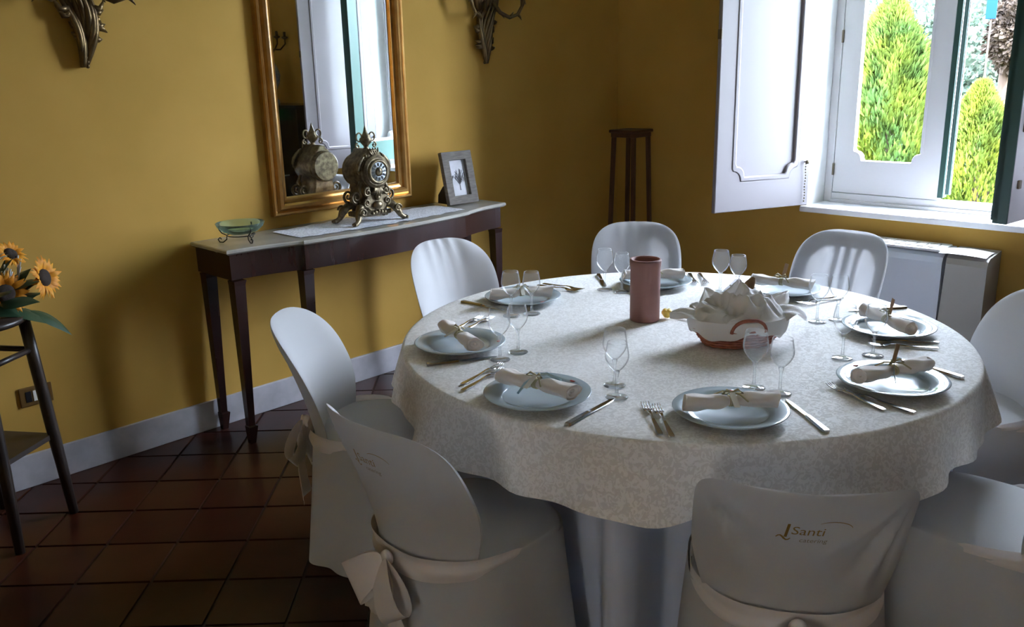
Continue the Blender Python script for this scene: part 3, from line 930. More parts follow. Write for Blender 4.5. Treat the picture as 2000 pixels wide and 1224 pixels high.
# ------------------------------------------------------------------ brass socket plate
root = setp(empty('wall_socket', (1.055, YW, 0.375)), 'brass wall socket plate low behind the flower stand', 'socket')
b = MB(); b.box(-0.062, 0.062, -0.008, 0, -0.04, 0.04, 0.003); b.build('plate', MAT['brass_plate'], root)
b = MB(); b.box(-0.012, 0.012, -0.010, -0.007, -0.022, 0.022, 0.001); b.build('insert', MAT['tagw'], root)
b = MB(); b.box(-0.040, -0.018, -0.010, -0.007, -0.022, 0.022, 0.001); b.box(0.018, 0.040, -0.010, -0.007, -0.022, 0.022, 0.001); b.build('outlet', MAT['black'], root)

# ------------------------------------------------------------------ flower stand with sunflowers
FC = Vector((0.803, 3.382, 0))
def flower_stand():
    root = setp(empty('flower_stand', FC), 'tall dark wooden stand with splayed legs carrying sunflowers', 'stand')
    feet = [Vector((0.207, -0.038)), Vector((-0.038, -0.207)), Vector((-0.207, 0.038)), Vector((0.038, 0.207))]
    H = 0.79
    def at(p, z): 
        k = 0.74 + 0.26 * (1 - z / H)
        return Vector((p.x * k, p.y * k, z))
    for p in feet:
        b = MB()
        b.tube([at(p, 0.0), at(p, 0.3), at(p, 0.6), at(p, H)], [0.017, 0.0215, 0.021, 0.020], 10)
        b.build('leg', MAT['darkwood'], root)
    for k in range(4):
        p, q = feet[k], feet[(k + 1) % 4]
        b = MB(); b.tube([at(p, 0.665), at(q, 0.665)], 0.011, 8); b.build('rail', MAT['darkwood'], root)
    b = MB()
    v = []
    for z in (0.315, 0.333):
        for p in feet: v.append(at(p, z) * 1.0)
    b.add(v, [(3, 2, 1, 0), (4, 5, 6, 7), (0, 1, 5, 4), (1, 2, 6, 5), (2, 3, 7, 6), (3, 0, 4, 7)], False)
    b.build('shelf', MAT['darkwood'], root)
    b = MB(); b.lathe([(0.0, H - 0.005), (0.165, H - 0.005), (0.172, H + 0.004), (0.168, H + 0.018), (0.0, H + 0.018)], 32)
    b.build('seat_top', MAT['darkwood'], root)


flower_stand()


def leaf_mesh(L, W, bend, wav=0.0):
    def fn(u, v):
        t = u; w = W * math.sin(PI * min(1, t ** 0.75)) * (v - 0.5) * 2
        z = -bend * t * t * L - 0.25 * abs(w) + wav * math.sin(9 * t + 5 * v)
        return (t * L, w, z)
    b = MB(); b.grid(fn, 12, 6)
    return b.mesh()


def flowers():
    root = setp(empty('sunflower_arrangement', (FC.x, FC.y, 0.808)), 'bunch of yellow sunflowers with dark leaves in a pot', 'flowers')
    b = MB(); b.lathe([(0.0, 0), (0.07, 0), (0.085, 0.06), (0.09, 0.09), (0.082, 0.09), (0.075, 0.05), (0.0, 0.04)], 24); b.build('pot', MAT['pot'], root)
    def head(p, n, R_, label=None):
        q = Vector(n).to_track_quat('Z', 'Y').to_matrix().to_4x4()
        m = Matrix.Translation(Vector(p)) @ q
        b = MB(); b.lathe([(0.0, 0.012), (R_ * 0.2, 0.014), (R_ * 0.38, 0.008), (R_ * 0.42, 0.0), (R_ * 0.3, -0.014), (0, -0.02)], 24, m)
        o = b.build('sunflower_head', MAT['disc'], root)
        if label: o['label'] = label
        r2 = random.Random(int(p[0] * 1000) + 5)
        b = MB()
        for ring in range(2):
            n_ = 17
            for k in range(n_):
                a = 2 * PI * (k + 0.5 * ring) / n_ + r2.uniform(-0.08, 0.08)
                L = R_ * r2.uniform(0.55, 0.72); w = R_ * 0.13; tl = r2.uniform(-0.15, 0.45)
                mm = m @ Matrix.Rotation(a, 4, 'Z') @ Matrix.Translation((R_ * 0.34, 0, 0.002 - 0.004 * ring)) @ Matrix.Rotation(-tl, 4, 'Y')
                b.grid(lambda u, v: (u * L, (v - 0.5) * 2 * w * math.sin(PI * min(1, 0.12 + 0.88 * u) ** 0.8) , 0.15 * L * math.sin(PI * u) - 0.1 * L * abs(v - .5)), 5, 2, mm)
        b.build('petals', MAT['petal'], o)
        b = MB(); b.tube([Vector(p) - Vector(n).normalized() * 0.015, Vector(p) * 0.6 + Vector((0, 0, -0.01)), Vector((p[0] * 0.1, p[1] * 0.1, 0.03))], [0.007, 0.006, 0.006], 6)
        b.build('stalk', MAT['leaf'], root)
    # positions measured in the room, given relative to the pot
    head((0.232, -0.060, 0.112), (0.62, -0.75, 0.20), 0.078)
    head((0.095, -0.085, 0.085), (0.10, -1, 0.10), 0.080)
    head((0.150, -0.020, 0.205), (0.35, -0.65, 0.7), 0.058)
    head((-0.06, -0.06, 0.17), (-0.4, -0.7, 0.5), 0.06)
    head((-0.12, 0.04, 0.12), (-0.8, 0.1, 0.5), 0.06)
    b = MB()   # cream bloom at the top
    for k in range(22):
        a = k * 2.4; r = 0.008 + 0.0022 * k
        mm = Matrix.Translation((0.075, -0.04, 0.195)) @ Matrix.Rotation(a, 4, 'Z') @ Matrix.Translation((r * 0.6, 0, 0)) @ Matrix.Rotation(-1.2 + 0.045 * k, 4, 'Y')
        b.grid(lambda u, v: (u * 0.04, (v - 0.5) * 0.034 * math.sin(PI * (0.2 + 0.75 * u)), 0.008 * math.sin(PI * u)), 5, 3, mm)
    b.build('cream_bloom', MAT['cream_petal'], root)
    lv = [((0.08, -0.06, 0.03), -0.28, 0.175, 0.045, 0.55, -0.05), ((0.17, -0.06, 0.005), -0.45, 0.15, 0.034, 0.45, -0.35), ((0.05, -0.05, 0.05), 0.25, 0.20, 0.04, 0.25, 0.2),
          ((0.07, -0.09, 0.06), -0.8, 0.13, 0.045, 0.3, 0.25), ((0.10, -0.02, 0.09), -0.2, 0.12, 0.045, 0.1, 0.6), ((0.04, -0.08, 0.08), -1.3, 0.12, 0.05, 0.3, 0.5),
          ((0.06, -0.03, 0.12), -0.5, 0.12, 0.04, 0.2, 0.9), ((0.02, -0.06, 0.06), -0.95, 0.13, 0.05, 0.5, 0.1), ((-0.05, 0.0, 0.05), 2.6, 0.17, 0.045, 0.4, 0.2), ((-0.03, -0.05, 0.06), -2.2, 0.15, 0.045, 0.4, 0.3),
          ((0.02, 0.04, 0.06), 1.5, 0.15, 0.045, 0.4, 0.3), ((0.10, -0.05, 0.05), -0.6, 0.11, 0.05, 0.2, 0.35), ((0.13, -0.04, 0.10), -0.9, 0.10, 0.04, 0.3, 0.4)]
    for p, rz, L, W, bend, el in lv:
        obj('leaf', leaf_mesh(L, W, bend), MAT['leaf'], root, p, (0.25, -el, rz))
    b = MB()
    r2 = random.Random(5)
    for k in range(16):
        x = 0.09 + r2.uniform(-0.04, 0.07); y = -0.05 + r2.uniform(-0.03, 0.03)
        b.tube([(x * 0.6, y * 0.6, 0.05), (x, y, 0.12), (x * 1.1, y * 1.1, r2.uniform(0.155, 0.205))], [0.0012, 0.0012, 0.003], 5)
    b.build('seed_spikes', MAT['thatch'], root)


flowers()

# ------------------------------------------------------------------ corner pedestal
def pedestal():
    c = Vector((4.665, 3.435, 0))
    root = setp(empty('corner_pedestal', c), 'slender brown wooden pedestal stand in the corner', 'pedestal')
    b = MB(); b.box(-0.102, 0.102, -0.102, 0.102, 1.188, 1.206, 0.005); b.box(-0.092, 0.092, -0.092, 0.092, 1.160, 1.188, 0.003)
    b.build('top', MAT['redwood'], root)
    for sx in (-1, 1):
        for sy in (-1, 1):
            b = MB(); v = []
            for z, o, w in ((1.165, 0.077, 0.0115), (0.0, 0.105, 0.0105)):
                for ax, ay in ((-1, -1), (1, -1), (1, 1), (-1, 1)): v.append((sx * o + ax * w, sy * o + ay * w, z))
            b.add(v, [(0, 1, 5, 4), (1, 2, 6, 5), (2, 3, 7, 6), (3, 0, 4, 7), (4, 5, 6, 7), (3, 2, 1, 0)], False)
            b.build('leg', MAT['redwood'], root)
    b = MB(); b.box(-0.09, 0.09, -0.09, 0.09, 0.22, 0.236, 0.003); b.build('shelf', MAT['redwood'], root)


pedestal()

# ------------------------------------------------------------------ heater under the window
def heater():
    y0, y1, xf = 1.262, 2.14, XW - 0.207
    root = setp(empty('heater_cabinet', (XW - 0.018, (y0 + y1) / 2, 0)), 'white wall heater cabinet with a curve-edged grey end section below the window', 'heater')
    oy = (y0 + y1) / 2
    def lx(x): return x - XW
    ye = 1.475
    def sect(ya, yb, top, xfr, edge=None):
        prof = [(0.0, 0.08), (lx(xfr) + 0.01, 0.08), (lx(xfr), 0.10), (lx(xfr), top - 0.05), (lx(xfr) + 0.012, top - 0.022), (lx(xfr) + 0.035, top - 0.008), (0.0, top + 0.006)]
        v = []; n = len(prof)
        for k in (0, 1):
            for x, z in prof:
                yy = (ya if k == 0 else yb)
                if edge and k == edge - 1: yy += 0.028 * (1 - ((z - 0.42) / 0.34) ** 2) * -1 + 0.0
                v.append((x, yy - oy, z))
        f = [(i, (i + 1) % n, n + (i + 1) % n, n + i) for i in range(n)]
        f += [tuple(range(n))[::-1], tuple(range(n, 2 * n))]
        return v, f
    v, f = sect(ye, y1, 0.645, xf)
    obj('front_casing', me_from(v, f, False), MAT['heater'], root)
    v, f = sect(y0, ye + 0.001, 0.648, xf - 0.004, 2)  # near end of the casing in warm grey, with a curved edge
    obj('end_section', me_from(v, f, False), MAT['heater2'], root)
    b = MB(); b.box(lx(xf) + 0.02, -0.002, ye + 0.02 - oy, y1 - oy, 0.646, 0.660, 0.005)
    b.build('top_grille', MAT['heater_top'], root)
    def dome(u, w):
        yy = y0 + 0.01 + (ye + 0.02 - y0 - 0.01) * u
        xx = lx(xf) - 0.002 + 0.20 * w
        return (xx, yy - oy, 0.640 + 0.026 * math.sin(PI * min(1, 0.15 + w * 0.8)) * (0.35 + 0.65 * math.sin(PI * (0.1 + 0.75 * u))) )
    b = MB(); b.grid(dome, 10, 8); b.build('end_section_top', MAT['heater_top'], root)
    for k in range(10):
        b = MB(); yy = ye + 0.06 + k * 0.058
        b.box(lx(xf) + 0.05, -0.05, yy - oy, yy + 0.035 - oy, 0.660, 0.664); b.build('grille_slot', MAT['heater2'], root)


heater()

# ------------------------------------------------------------------ table, cloths
root = setp(empty('round_table', (TX, TY, 0)), 'large round dining table under two tablecloths', 'table')
b = MB(); b.lathe([(0, 0.715), (0.87, 0.715), (0.875, 0.722), (0.875, 0.738), (0.87, 0.743), (0, 0.743)], 64); b.build('tabletop', MAT['table'], root)
for k in range(4):
    a = PI / 4 + k * PI / 2
    b = MB(); b.tube([(0.45 * math.cos(a), 0.45 * math.sin(a), 0.0), (0.45 * math.cos(a), 0.45 * math.sin(a), 0.715)], 0.022, 10); b.build('leg', MAT['table'], root)


CHAIRS = ((77.5, 1.25), (41.5, 1.34), (6.0, 1.34), (133, 0.99), (-181, 0.95), (-130, 0.915), (-42, 1.0), (-91, 0.98))


def under(u, v):
    a = 2 * PI * u
    if v < 0.15:
        r = 0.878 * v / 0.15; return (r * math.cos(a), r * math.sin(a), 0.7455)
    t = (v - 0.15) / 0.85
    fold = 0.028 * math.sin(13 * a + 0.6 * math.sin(3 * a)) + 0.018 * math.sin(22 * a + 1.3) + 0.008 * math.sin(41 * a) - 0.02
    r = 0.879 + (fold - 0.004) * min(1, t * 1.6) - 0.01 * t + 0.004
    z = 0.7445 - 0.7395 * t
    for ca, cd in CHAIRS:
        da = abs((a - R(ca) + PI) % (2 * PI) - PI) * 0.85
        lim = cd - 0.290
        if r > lim:
            w = max(0.0, min(1.0, (0.36 - da) / 0.10)); w = w * w * (3 - 2 * w)
            k = max(0.0, min(1.0, (0.70 - z) / 0.20)); k = k * k * (3 - 2 * k)
            r = r + (lim - r) * w * k
    return (r * math.cos(a), r * math.sin(a), z)


b = MB(); b.grid(under, 220, 24, wrap_u=True)
setp(b.build('under_tablecloth', MAT['undercloth'], None, (TX, TY, 0), weld=True), 'bluish white floor-length cloth hanging under the cream tablecloth', 'tablecloth')


def over(u, v):
    a = 2 * PI * u
    if v < 0.30:
        r = 0.888 * v / 0.30
        z = TZ - 0.0004 + 0.0004 * math.sin(23 * r + 5 * a)
        return (r * math.cos(a), r * math.sin(a), z)
    if v < 0.36:   # rounded table edge
        t = (v - 0.30) / 0.06; b_ = t * PI / 2
        r = 0.888 + 0.012 * math.sin(b_); z = TZ - 0.012 * (1 - math.cos(b_))
        return (r * math.cos(a), r * math.sin(a), z)
    t = (v - 0.36) / 0.64
    fold = 0.020 * math.sin(9 * a + 0.7 * math.sin(2 * a + 1)) + 0.014 * math.sin(17 * a + 2.1) + 0.007 * math.sin(31 * a)
    r = 0.901 + t * 0.022 + fold * t ** 0.8 + 0.010 * t
    drop = 0.165 + 0.012 * math.sin(4 * a + 0.6) + 0.006 * math.sin(9 * a)
    return (r * math.cos(a), r * math.sin(a), TZ - 0.012 - drop * t)


b = MB(); b.grid(over, 240, 40, wrap_u=True)
setp(b.build('damask_tablecloth', MAT['damask'], None, (TX, TY, 0), weld=True), 'cream patterned damask cloth spread over the round table', 'tablecloth')

# ------------------------------------------------------------------ chairs
SEAT = 0.452


def seat_outline(a, gx=0.0, gy=0.0):
    c, s = math.cos(a), math.sin(a)
    e = 0.62 if s > 0 else 0.86
    x = (0.215 + gx) * math.copysign(abs(c) ** (0.62 + (e - 0.62) * min(1, abs(s) * 3)), c)
    y = (0.222 + gy) * math.copysign(abs(s) ** e, s)
    return x, y


def make_chair(ang, dist, label, n_top, seed, folds=1.0, gather=0.0, sag=0.0, logo=True, turn=0.0, frame=False, TOP=0.835):
    r2 = random.Random(seed)
    rz = R(ang + 90 + turn)
    root = setp(empty('covered_chair', (TX + dist * math.cos(R(ang)), TY + dist * math.sin(R(ang)), 0), rz), label, 'chair', 'white covered chairs around the table')
    Z0 = 0.43
    def hw(t):
        if t < 0.5: return 0.182 + 0.040 * math.sin(PI * t)
        return 0.222 * max(0.0, 1 - ((t - 0.5) / 0.5) ** n_top) ** (1 / n_top)
    def yc(x, t):
        return -0.205 - 0.035 * t - 0.095 * t * t + 0.100 * (x / 0.222) ** 2 * (1 - 0.36 * t)
    ph = [r2.uniform(0, 6.28) for _ in range(6)]
    lines = []
    for sd in (-1, 1):
        for (xa, ta, xb, tb, w, am) in ((0.205, 0.93, 0.115, 0.20, 0.012, -0.0055), (0.200, 0.90, 0.070, 0.30, 0.010, 0.0040), (0.195, 0.95, 0.020, 0.45, 0.011, -0.0040), (0.205, 0.80, 0.150, 0.05, 0.011, 0.0035)):
            lines.append((sd * (xa - 0.01 * r2.random()), ta - 0.03 * r2.random(), sd * (xb + r2.uniform(-0.02, 0.02)), tb + r2.uniform(-0.06, 0.06), w * r2.uniform(0.8, 1.3), am * r2.uniform(0.6, 1.3)))
    def crease(x, t):
        z = t * 0.45; d = 0.0
        for xa, ta, xb, tb, w, am in lines:
            za, zb = ta * 0.45, tb * 0.45
            dx, dz = xb - xa, zb - za; L2 = dx * dx + dz * dz
            k = max(0, min(1, ((x - xa) * dx + (z - za) * dz) / L2))
            q = math.hypot(x - xa - k * dx, z - za - k * dz)
            ww = w * (0.5 + 1.2 * k)
            d += am * math.exp(-(q / ww) ** 2) * math.sin(PI * min(1, 0.15 + 0.85 * k))
        return d
    def surf(x, t, side):
        h = max(hw(t), 1e-4); s = max(-1, min(1, x / h))
        th = 0.017 * (1 - abs(s) ** 7) * (1 - t ** 14)
        y = yc(x, t) + side * th
        if side < 0: y += folds * crease(x, t) * (1 - abs(s) ** 6) * (1 - t ** 10) - 0.004 * math.sin(PI * t)
        else:
            y += gather * 0.0055 * math.sin(85 * x + ph[0] + 1.5 * math.sin(20 * x)) * math.exp(-((1 - t) / 0.22)) * (1 - abs(s) ** 4)
            y += 0.003 * math.sin(16 * x + ph[1]) * math.sin(PI * t)
        z = Z0 + (TOP - Z0) * t - sag * 0.022 * (1 - (x / 0.222) ** 2) * t ** 6
        return Vector((x, y, z))
    NU, NV = 36, 34
    def tv(v): return 1 - (1 - v) ** 1.9
    b = MB()
    for side in (1, -1):
        b.grid(lambda u, v, side=side: surf(hw(tv(v)) * math.sin((u - 0.5) * PI), tv(v), side), NU, NV)
    me = b.mesh(weld=True)
    bm = bmesh.new(); bm.from_mesh(me); bmesh.ops.recalc_face_normals(bm, faces=bm.faces); bm.to_mesh(me); bm.free()
    obj('back_cover', me, MAT['sheer'] if frame else MAT['cover'], root)
    # plastic back inside the cover
    def core(x, t): return Vector((x, yc(x, t), Z0 + (TOP - Z0) * t))
    if frame:
        v = []; f = []; nx, nt_ = 56, 48
        for a_ in range(nx + 1):
            for c_ in range(nt_ + 1):
                t = 0.02 + 0.95 * c_ / nt_; v.append(core(hw(t) * 0.97 * (2 * a_ / nx - 1), t))
        def solid(x, t):
            if t < 0.14 or t > 0.985: return True
            top = 0.82 - 2.6 * max(0, abs(x) - 0.10) ** 1.0 * 0.9
            if abs(x) > 0.160 or t > top: return True
            return any(abs(x - q) < 0.012 for q in (-0.052, 0.0, 0.052))
        parts = {'frame': [], -0.052: [], 0.0: [], 0.052: []}
        for a_ in range(nx):
            for c_ in range(nt_):
                q = (a_ * (nt_ + 1) + c_, (a_ + 1) * (nt_ + 1) + c_, (a_ + 1) * (nt_ + 1) + c_ + 1, a_ * (nt_ + 1) + c_ + 1)
                m_ = (v[q[0]] + v[q[2]]) / 2; tt = (m_.z - Z0) / (TOP - Z0)
                if not solid(m_.x, tt): continue
                key = 'frame'
                if 0.14 <= tt <= 0.82:
                    for xq in (-0.052, 0.0, 0.052):
                        if abs(m_.x - xq) < 0.012: key = xq
                parts[key].append(q)
        def sheet(fs):
            used = sorted({k for q in fs for k in q}); mp = {k: n_ for n_, k in enumerate(used)}
            return me_from([v[k] for k in used], [tuple(mp[k] for k in q) for q in fs])
        fr = obj('back_frame', sheet(parts['frame']), MAT['plastic'], root)
        for xq in (-0.052, 0.0, 0.052): obj('slat', sheet(parts[xq]), MAT['plastic'], fr)
    # seat cushion cover
    def seat(u, v):
        a = 2 * PI * u
        if v < 0.7:
            k = v / 0.7 * 0.97; x, y = seat_outline(a); return (x * k, y * k, SEAT + 0.010 * (1 - k ** 4))
        q = (v - 0.7) / 0.3 * PI / 2
        x, y = seat_outline(a)
        k = 0.97 + 0.035 * math.sin(q)
        return (x * k, y * k, SEAT + 0.0012 - 0.022 * (1 - math.cos(q)))
    b = MB(); b.grid(seat, 64, 14, wrap_u=True)
    b.build('seat_cover', MAT['cover'], root, weld=True)
    # skirt with an inverted pleat behind
    amp = [r2.uniform(0.6, 1.3) for _ in range(4)]
    def skirt(u, v):
        a = 2 * PI * u
        g = 0.006 + 0.040 * v
        x, y = seat_outline(a, g, g)
        fo = (0.010 * amp[0] * math.sin(7 * a + ph[2]) + 0.006 * amp[1] * math.sin(13 * a + ph[3])) * v
        n = Vector((x, y, 0)).normalized()
        x += n.x * fo; y += n.y * fo
        da = (a - 1.5 * PI)
        pl = math.exp(-(da / (0.03 + 0.13 * v)) ** 4) * min(1, v * 2.5)
        y += 0.060 * pl
        return (x, y, SEAT - 0.012 - (SEAT - 0.022) * v)
    b = MB(); b.grid(skirt, 128, 16, wrap_u=True)
    b.build('skirt', MAT['cover'], root)
    # satin sash round the foot of the back, and its bow
    def sash(u, v):
        a = PI + PI * u
        w = 0.006 * math.sin(v * 9 + 3 * u) + 0.003 * math.sin(25 * u)
        k = math.sin(PI * min(1, max(0, u))) ** 0.5
        x, y = seat_outline(a, (0.012 + w * 0.6) * k - 0.004 * (1 - k), (0.016 + w * 0.6) * k)
        dz = -0.020 * math.sin(PI * u)
        return (x, y, 0.470 + 0.025 * k + dz - 0.022 - (0.012 + 0.058 * k) * (v - 0.3))
    b = MB(); b.grid(sash, 48, 6); b.build('sash', MAT['bow'], root)
    by = -0.262
    bow = MB(); bow.ball((0, by, 0.452), 0.02, 12, 8, sc=(1.0, 0.7, 1.1))
    bo = bow.build('bow', MAT['bow'], root)
    for s in (-1, 1):
        dr = -0.9 + r2.uniform(-0.15, 0.15)
        def loop(u, v, s=s, dr=dr):
            # closed flattened loop of ribbon
            a = 2 * PI * u
            L = 0.145
            px = L * (0.5 - 0.5 * math.cos(a)); pz = 0.028 * math.sin(a) * math.sin(a / 2)
            w = 0.062 * (0.25 + 0.75 * math.sin(a / 2) ** 0.8) * (v - 0.5) * 2
            X = px; Zz = pz; 
            c_, s_ = math.cos(dr), math.sin(dr)
            return (s * (X * c_ - w * 0.85 * -s_ * -1) , by - 0.012 - Zz - 0.02 * math.sin(a / 2), 0.452 + X * s_ + w * c_)
        b = MB(); b.grid(loop, 24, 6); b.build('bow_loop', MAT['bow'], bo)
        def tail(u, v, s=s):
            L = 0.21 + 0.03 * s
            w = (0.014 + 0.034 * u) * (v - 0.5) * 2
            return (s * (0.008 + 0.055 * u) + w, by - 0.004 - 0.012 * math.sin(3 * u) - 0.008 * math.sin(v * 7 + u * 4), 0.448 - L * u - (0.018 * v * s if u > 0.95 else 0))
        b = MB(); b.grid(tail, 14, 6); b.build('bow_tail', MAT['bow'], bo)
    # embroidered name on the back of the cover
    if logo:
        def stick(me, sx, sz, name, mat):
            for v_ in me.vertices:
                x = v_.co.x + sx; z = v_.co.y + sz
                t = (z - Z0) / (TOP - Z0)
                p = surf(x, t, -1)
                v_.co = (p.x, p.y - 0.0016, p.z)
            return obj(name, me, mat, root)
        big = text_mesh('Santi', 0.034, 0, 0.12)
        cap = text_mesh('I', 0.058, 0, 0.12)
        for v_ in cap.vertices: v_.co.x -= 0.042; v_.co.y -= 0.010
        b = MB()
        def flat_curve(pts, w):
            pts = [Vector((p[0], p[1], 0)) for p in pts]
            v = []; f = []
            for i, p in enumerate(pts):
                d = (pts[min(i + 1, len(pts) - 1)] - pts[max(i - 1, 0)]).normalized(); nn = Vector((-d.y, d.x, 0))
                ww = w * (0.35 + 0.65 * math.sin(PI * (i + 0.5) / len(pts)))
                v += [p + nn * ww, p - nn * ww]
            for i in range(len(pts) - 1): f.append((2 * i, 2 * i + 1, 2 * i + 3, 2 * i + 2))
            b.add(v, f, False)
        flat_curve([(-0.060 + 0.004 * k, -0.012 + 0.006 * math.sin(k * 0.9)) for k in range(8)], 0.0022)
        flat_curve([(0.035 + 0.016 * math.cos(a) + 0.004 * k, 0.030 + 0.012 * math.sin(a)) for k, a in enumerate([2.6 - 0.35 * q for q in range(10)])], 0.0011)
        nm = join_me([big, cap, b.mesh()])
        stick(nm, 0.0, TOP - 0.118, 'embroidered_name', MAT['thread'])
        small = text_mesh('catering', 0.017, 0, 0.2)
        for v_ in small.vertices: v_.co.x += 0.012
        stick(small, 0.0, TOP - 0.139, 'embroidered_line', MAT['thread2'])
    return root


make_chair(77.5, 1.25, 'white covered chair with a gathered top in front of the console', 3.0, 1, gather=1.0, turn=3, frame=False)
make_chair(41.5, 1.34, 'white covered chair standing before the corner pedestal', 3.4, 2, gather=0.5, turn=-4, frame=True)
make_chair(6.0, 1.34, 'white covered chair in front of the heater, plastic slats showing through', 3.4, 3, gather=0.2, turn=-8, frame=True)
make_chair(133, 0.99, 'white covered chair seen side-on between console legs and table', 3.0, 4, folds=0.6, turn=-3)
make_chair(-181, 0.95, 'white covered chair with large satin bow showing, left of the table front', 4.6, 5, folds=2.0)
make_chair(-130, 0.915, 'front white covered chair with gold embroidered name on its back', 7.0, 6, folds=4.0, sag=0.5, turn=-16, TOP=0.808)
make_chair(-42, 1.0, 'white covered chair cut by the right edge, beside the heater end', 3.0, 8, folds=0.6)
make_chair(-91, 0.98, 'shadowed white covered chair at lower right, window light on its seat', 3.0, 9, folds=0.6)

# ------------------------------------------------------------------ place settings
P = [  # plate centre, what the setting is in front of
    ((2.335, 2.211), 'before the chair at the console'),
    ((1.788, 1.970), 'before the side-on chair'),
    ((1.615, 1.483), 'before the chair with the satin bow'),
    ((1.843, 1.041), 'before the front chair with gold lettering'),
    ((2.311, 0.824), 'before the shadowed lower-right chair'),
    ((2.800, 1.027), 'before the chair cut by the right edge'),
    ((3.052, 1.524), 'before the chair at the heater'),
    ((2.850, 1.968), 'behind the terracotta crock'),
]
SZT = TZ + 0.001
pb = MB(); pb.lathe([(0.0, 0.0), (0.082, 0.0), (0.086, 0.004), (0.092, 0.009), (0.118, 0.016), (0.141, 0.021), (0.1435, 0.0235), (0.141, 0.0250), (0.117, 0.0200), (0.099, 0.0145), (0.094, 0.0100)], 64, cap1=False)
PLATE_ME = pb.mesh('plate'); PLATE_ME.materials.append(MAT['plate'])
pb = MB(); pb.lathe([(0.094, 0.0100), (0.088, 0.0065), (0.0, 0.0060)], 64, cap0=False)
WELL_ME = pb.mesh('well'); WELL_ME.materials.append(MAT['plate_in'])
pb = MB(); pb.lathe([(0.0, 0.0), (0.009, 0.0), (0.009, 0.0008), (0.0, 0.0008)], 16)
EMB_ME = pb.mesh('emblem'); EMB_ME.materials.append(MAT['emblem'])


def napkin(p, q, i, label):
    p = Vector(p); q = Vector(q); c = (p + q) / 2; d = (q - p); L = 0.235
    root = setp(empty('rolled_napkin', (c.x, c.y, SZT + 0.0225), math.atan2(d.y, d.x)), label, 'napkin', 'rolled napkins on the plates')
    r2 = random.Random(20 + i)
    ph = r2.uniform(0, 6)
    def roll(u, v):
        a = 2 * PI * u; x = (v - 0.5) * L
        e = abs(2 * v - 1)
        pinch = 1 - 0.42 * math.exp(-((v - 0.5) / 0.10) ** 2)
        r = (0.0185 + 0.0035 * e + 0.0020 * math.sin(3 * a + 8 * v + ph) + 0.0012 * math.sin(5 * a - 17 * v)) * pinch * (1 + 0.06 * math.sin(21 * v + ph))
        return (x + 0.006 * math.cos(a + ph) * e ** 6, r * 1.22 * math.cos(a), 0.0195 + r * 0.90 * math.sin(a) + 0.002)
    b = MB(); b.grid(roll, 28, 30, wrap_u=True)
    for sgn in (-1, 1):   # spiral of the rolled ends
        def endcap(u, v, sgn=sgn):
            a = 2 * PI * u; r = (0.0212) * (1 - v)
            return (sgn * (L / 2 - 0.010 * v - 0.004 * math.sin(v * 14)) + 0.006 * math.cos(a + ph) * (1 - v), r * 1.22 * math.cos(a), 0.0215 + r * 0.90 * math.sin(a))
        b.grid(endcap, 28, 8, wrap_u=True)
    b.build('roll', MAT['napkin'], root)
    b = MB()
    for k in range(3):
        x = (k - 1) * 0.005
        b.tube([(x, 0.0165 * math.cos(a), 0.0215 + 0.0125 * math.sin(a)) for a in [2 * PI * j / 16 for j in range(16)]], 0.0022, 5, closed=True)
    for s in (-1, 1):
        b.tube([(0, 0, 0.043), (s * 0.014, -0.008, 0.053), (s * 0.024, -0.012, 0.045), (s * 0.010, -0.004, 0.042)], [0.0018, 0.0035, 0.0035, 0.002], 6)
        b.tube([(0, 0, 0.043), (s * 0.018, -0.014 * s, 0.042), (s * 0.034, -0.03 * s, 0.028)], [0.0018, 0.0025, 0.0022], 5)
    b.build('raffia_tie', MAT['raffia'], root)
    if i in (4, 5, 6):
        b = MB(); b.box(-0.007, 0.007, 0.0, 0.0012, 0.0, 0.055, 0, Matrix.Translation((0.004, 0.004, 0.038)) @ Matrix.Rotation(R(12), 4, 'Y'))
        b.build('tag', MAT['tag'], root)
    else:
        b = MB(); b.box(-0.007, 0.007, -0.05, 0.0, 0.0, 0.0012, 0, Matrix.Translation((0.0, -0.006, 0.044)) @ Matrix.Rotation(R(25), 4, 'X'))
        b.build('tag', MAT['tagw'], root)
    if i in (2, 4):
        b = MB()
        b.tube([(0, 0.004, 0.044), (0.020, 0.018, 0.046), (0.045, 0.026, 0.036), (0.06, 0.03, 0.034)], [0.003, 0.006, 0.007, 0.003], 6, flat=0.3)
        b.tube([(0, -0.004, 0.043), (-0.020, -0.024, 0.024), (-0.03, -0.045, 0.0)], [0.003, 0.005, 0.003], 6, flat=0.3)
        b.build('ribbon', MAT['ribbon_blue'], root)
    return root


